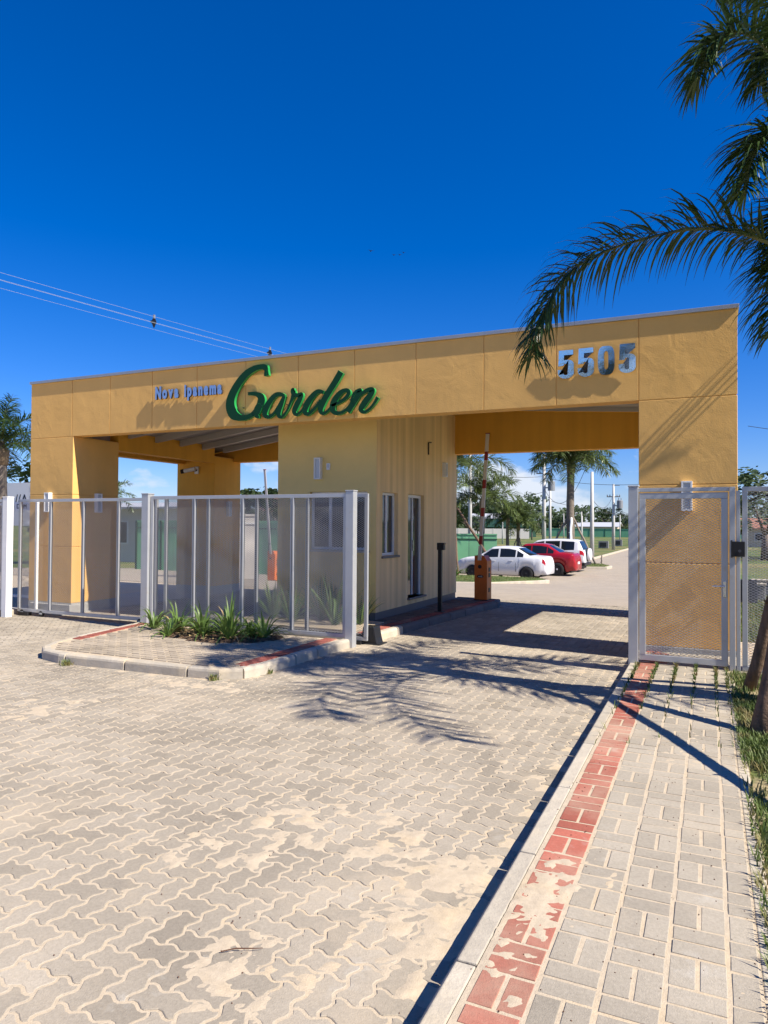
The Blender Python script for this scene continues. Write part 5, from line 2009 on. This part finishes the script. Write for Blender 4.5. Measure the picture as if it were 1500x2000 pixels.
hoarding('green_hoarding', 'green sheet hoarding seen through the left mesh gate', (-24.5, 25.5), (-12.6, 25.5), 2.25, 16, 'green_sheet', 'green_dark')
hoarding('green_container', 'green panelled enclosure behind the white sedan', (-16.5, 34.6), (-10.1, 36.2), 1.85, 9, 'green_sheet', 'green_dark', cat='enclosure')
hoarding('concrete_wall', 'long pale concrete slab wall at the far side of the field', (-70, 118), (-29.5, 127), 1.75, 26, 'white_wall', 'white_wall', cat='wall', rail=False)
hoarding('far_green_fence', 'green fence along the far edge of the field', (-34, 160), (6, 160), 1.7, 24, 'green_sheet', 'green_dark')
hoarding('white_side_wall', 'white wall panel beyond the exit lane seen through the mesh', (-16.2, 19.0), (-13.95, 20.0), 2.1, 2, 'white_wall', 'white_paint', cat='wall')


def house(label, x, y, w, d, h, roof, wall_mt, roof_mt, rz=0, nwin=3, group=None):
    t = empty('house', label, 'house', (x, y, zp(y) - 0.1), rz, group)
    MB().box(-w / 2, w / 2, 0, d, 0, h).obj('wall', wall_mt, t)
    MB().prism([(-0.5, h), (d / 2, h + roof), (d + 0.5, h), (d + 0.5, h + 0.12), (d / 2, h + roof + 0.14), (-0.5, h + 0.12)], -w / 2 - 0.5, w / 2 + 0.5, 'x').obj('roof', roof_mt, t)
    for i in range(nwin):
        xx = -w / 2 + w * (i + 0.5) / nwin
        f = MB().box(xx - 0.6, xx + 0.6, -0.05, 0.04, h * 0.35, h * 0.78).obj('window', 'white_paint', t)
        MB().box(xx - 0.52, xx + 0.52, -0.06, -0.04, h * 0.35 + 0.08, h * 0.78 - 0.08).obj('pane', 'window_dark', f)
    return t


house('low house with a white roof in front of the far trees', -24.0, 172, 9, 8, 2.2, 1.0, 'wall_pale', 'roof_white')
house('small pale roofed house above the concrete wall', -47, 165, 12, 8, 4.0, 1.2, 'wall_pale', 'roof_white')
house('green roofed shed at the end of the concrete wall', -37, 140, 9, 6, 2.0, 1.6, 'green_dark', 'green_dark', nwin=2)
house('pinkish house beyond the lawn at the right edge', 7.2, 95, 7, 7, 2.2, 1.2, 'wall_pale', 'roof_red', nwin=2)
house('white flat house seen in the left opening over the gate', -33, 33, 9, 6, 3.3, 0.35, 'white_wall', 'roof_white', nwin=3)
house('low brick house behind the white one at the left', -27, 46, 9, 6, 3.4, 1.2, 'wall_pale', 'roof_red', nwin=3)
bx = [(0.95, 19.2, 0.5, 0.45), (1.35, 22.5, 0.55, 0.5)]
for (x, y, w, h), lb in zip(bx, ('grey concrete meter box on the lawn nearer the fence', 'grey concrete meter box further back on the lawn')):
    t = empty('lawn_box', lb, 'box', (x, y, zp(y)), 0, 'grey boxes on the lawn')
    MB().box(-w / 2, w / 2, -0.15, 0.15, 0, h).obj('case', 'grey_box', t, bevel=0.02)
    MB().box(-w / 2 - 0.03, w / 2 + 0.03, -0.18, 0.18, h, h + 0.04).obj('lid', 'kerb_concrete', t)
for (x, y), lb in zip([(-10.6, 66), (-10.2, 78), (-9.9, 88), (-11.4, 60), (-9.0, 96)], ['nearest left', 'left of the kerbside pole', 'right behind the kerbside pole', 'beside the pale pole', 'furthest right']):
    t = empty('meter_block', 'small dark meter block on the field grass, ' + lb, 'block', (x, y, -0.6), 0, 'meter blocks on the field')
    MB().box(-0.5, 0.5, -0.25, 0.25, 0, 0.75).obj('case', 'grey_box', t)
    MB().box(-0.35, 0.3, -0.27, -0.25, 0.15, 0.6).obj('hatch', 'window_dark', t)

# ------------------------------------------------------------------ trees
_tm = []


def tree_meshes(seed, h, spread, shape):
    r_ = random.Random(seed)
    tr = MB()
    th = h * (0.35 if shape == 'round' else 0.55)
    tr.tube([(0, 0, -0.3), (0.05, 0, th * 0.6), (0, 0.05, th)], [h * 0.03, h * 0.024, h * 0.018], 7)
    for i in range(6):
        a = r_.uniform(0, 6.28)
        tr.tube([(0, 0, th * 0.8), (math.cos(a) * spread * 0.4, math.sin(a) * spread * 0.4, th + h * 0.18), (math.cos(a) * spread * 0.7, math.sin(a) * spread * 0.7, th + h * 0.3)], [h * 0.012, h * 0.008, h * 0.003], 5)
    lf = MB()
    clumps = []
    for i in range(26):
        a, rr = r_.uniform(0, 6.28), spread * math.sqrt(r_.random())
        zz = th + (h - th) * r_.random()
        k = 1 - 0.6 * abs((zz - th) / (h - th) - 0.45)
        clumps.append((math.cos(a) * rr * k, math.sin(a) * rr * k, zz, spread * r_.uniform(0.16, 0.34)))
    for (cx, cy, cz, cr_) in clumps:
        for q in range(60):
            d = Vector((r_.gauss(0, 1), r_.gauss(0, 1), r_.gauss(0, 0.8))).normalized() * cr_ * r_.random() ** 0.4
            s_ = h * 0.022 * r_.uniform(0.6, 1.5)
            u = Vector((r_.gauss(0, 1), r_.gauss(0, 1), r_.gauss(0, 0.6))).normalized()
            v = u.orthogonal().normalized()
            c = Vector((cx, cy, cz)) + d
            lf.add([c - u * s_, c - v * s_ * 0.6, c + u * s_, c + v * s_ * 0.6], [(0, 1, 2, 3)])
    return tr.mesh('trunk', 'bark', True), lf.raw('crown', 'tree_leaf')


for sd, sp, shp in ((1, 2.6, 'round'), (2, 3.4, 'round'), (3, 2.2, 'tall'), (4, 3.8, 'tall')):
    _tm.append(tree_meshes(sd, 8.0, sp, shp))


def tree(label, x, y, h, kind, group=None, sx=1.0):
    t = empty('tree', label, 'tree', (x, y, zp(y)), rng.uniform(0, 6.28), group)
    t.scale = (h / 8 * sx, h / 8 * sx, h / 8)
    link('trunk', _tm[kind][0], t)
    link('crown', _tm[kind][1], t)
    return t


TG = 'trees along the far side of the field'
tl = random.Random(5)
for i in range(46):
    f_ = i / 45
    x = -92 + 98 * f_ + tl.uniform(-1.5, 1.5)
    y = 178 + tl.uniform(-6, 26)
    h = tl.uniform(4.5, 8.0) * (1.25 if x < -48 else 0.85)
    tree('one of the many dark green trees in the row beyond the far fence', x, y, h, tl.choice([0, 1, 1, 2, 3]), TG, 1.35)
tree('tall rounded tree rising above the far treeline left of the transformer pole', -42.6, 185, 10.5, 0)
tree('tall flat topped tree in the treeline beside the first pole', -57, 175, 9.5, 3)
tree('big spreading tree behind the mesh at the right edge', 3.6, 58, 6.2, 1, None, 1.6)
tree('lower spreading tree left of the big one behind the right mesh', 1.3, 70, 4.6, 0, None, 1.5)
tree('dark tree at the right end of the lawn', 8.0, 62, 5.5, 3, None, 1.4)
tree('tree behind the billboard at the left edge', -36.5, 27, 5.4, 3, None, 1.3)
tree('second tree behind the billboard, touching the left pillar', -33.0, 29, 5.0, 1, None, 1.2)
tree('tree behind the green hoarding, seen through the mesh', -27.5, 40, 4.6, 2, None, 1.5)
tree('tree behind the hoarding close to the booth edge', -24.0, 38, 4.4, 1, None, 1.2)
tree('bushy tree left of the transformer pole at the end of the concrete wall', -27.0, 118, 4.2, 1, None, 1.0)
tree('small tree in front of the dark wood, left of the propped palms', -37.0, 120, 4.2, 0, None, 1.2)
tree('small bright tree above the concrete wall', -45.0, 140, 5.0, 1, None, 1.2)
wd = MB()
wr = random.Random(9)
for i in range(9000):
    x = wr.uniform(-150, 60)
    y = wr.uniform(205, 240)
    top_ = 6.2 + 2.2 * math.sin(x * 0.11) + 1.2 * math.sin(x * 0.37 + 1) + (3.0 if x < -48 else 0)
    z = top_ * wr.random() ** 0.6 - 0.6
    s_ = wr.uniform(0.3, 0.8)
    u = Vector((wr.gauss(0, 1), wr.gauss(0, 1), wr.gauss(0, 0.7))).normalized()
    v = u.orthogonal().normalized()
    c = Vector((x, y, z))
    wd.add([c - u * s_, c - v * s_ * 0.7, c + u * s_, c + v * s_ * 0.7], [(0, 1, 2, 3)])
tag(wd.obj('far_wood', 'tree_leaf', raw=True), 'dark wood closing the view behind the field', 'wood', kind='stuff')
hl = MB()
hn = 60
for k, (yy, s_) in enumerate(((235, 0.0), (250, 0.72), (300, 1.0))):
    for i in range(hn):
        x = -300 + 520 * i / (hn - 1)
        zt = 4.5 + 2.0 * math.sin(x * 0.03) + 1.1 * math.sin(x * 0.13) + (2.4 if x < -60 else 0)
        hl.v.append((x, yy, -1 + zt * s_))
hl.f = [(k * hn + i, k * hn + i + 1, (k + 1) * hn + i + 1, (k + 1) * hn + i) for k in range(2) for i in range(hn - 1)]
hl.obj('hill', 'hill', raw=True, smooth=True)['kind'] = 'structure'

# ------------------------------------------------------------------ small things
t = empty('fallen_twig', 'thin dark twig lying on the pavers near the camera', 'twig', (-1.73, 2.42, 0.012))
MB().tube([(-0.075, -0.045, 0), (-0.03, -0.012, 0.006), (0.03, 0.02, 0.004), (0.066, 0.045, 0.001)], [0.0022, 0.0026, 0.0022, 0.001], 6).obj('stem', 'twig', t)
MB().lathe([(0.0005, -0.004), (0.004, 0), (0.0005, 0.004)], (-0.075, -0.045, 0.001), 'x', 8).obj('bud', 'twig', t)
for (x, y, z, s_), lb in zip([(-19.4, 40, 19.0, 0.22), (-17.8, 40, 18.5, 0.16), (-17.4, 40, 18.45, 0.16), (-17.15, 40, 18.55, 0.15)], ('bird on its own, left of the small flock in the sky', 'leftmost of three tiny birds flying together', 'middle one of three tiny birds flying together', 'rightmost of three tiny birds flying together')):
    t = empty('bird', lb, 'bird', (x, y, z), R(40), 'tiny dark birds in the sky')
    MB().lathe([(0.01, -s_ * 0.6), (s_ * 0.16, -s_ * 0.1), (s_ * 0.12, s_ * 0.3), (0.01, s_ * 0.6)], (0, 0, 0), 'y', 8).obj('body', 'bird', t)
    for q in (-1, 1):
        MB().add([(0, -s_ * .15, 0), (0, s_ * .2, 0), (q * s_ * .6, s_ * .15, s_ * .3), (q * s_ * 1.1, -s_ * .1, s_ * .18), (q * s_ * .55, -s_ * .15, s_ * .26)], [(0, 1, 2, 4), (4, 2, 3)]).obj('wing', 'bird', t, raw=True)
# grit and crumbs on the paving
gr = MB()
gg = random.Random(4)
for _ in range(900):
    if gg.random() < 0.5:
        x, y, z = gg.uniform(-7, -0.95), gg.uniform(2.0, 7), 0.006
    else:
        x, y, z = gg.uniform(-0.8, 0.2), gg.uniform(1.9, 8.5), ZS + 0.004
    s_ = gg.uniform(0.0015, 0.0045)
    gr.add([(x - s_, y, z), (x + s_ * 0.5, y - s_, z), (x + s_, y + s_ * 0.6, z), (x, y, z + s_ * 1.2)], [(0, 1, 3), (1, 2, 3), (2, 0, 3)])
tag(gr.obj('grit', 'twig', raw=True), 'dark crumbs of grit scattered on the paving', 'grit', kind='stuff')

# across the street behind the camera: only their mirror image in the steel number shows
for (x, y, h, k), lb in zip([(-2.5, -27, 5.5, 1), (-7.5, -31, 7.0, 3), (-12.5, -26, 5.0, 0), (1.5, -24, 6.0, 2)],
                            ('low tree', 'tallest tree', 'rounded tree', 'slim tree')):
    tree(lb + ' across the street, mirrored in the steel number', x, y, h, k, 'trees across the street', 1.0)
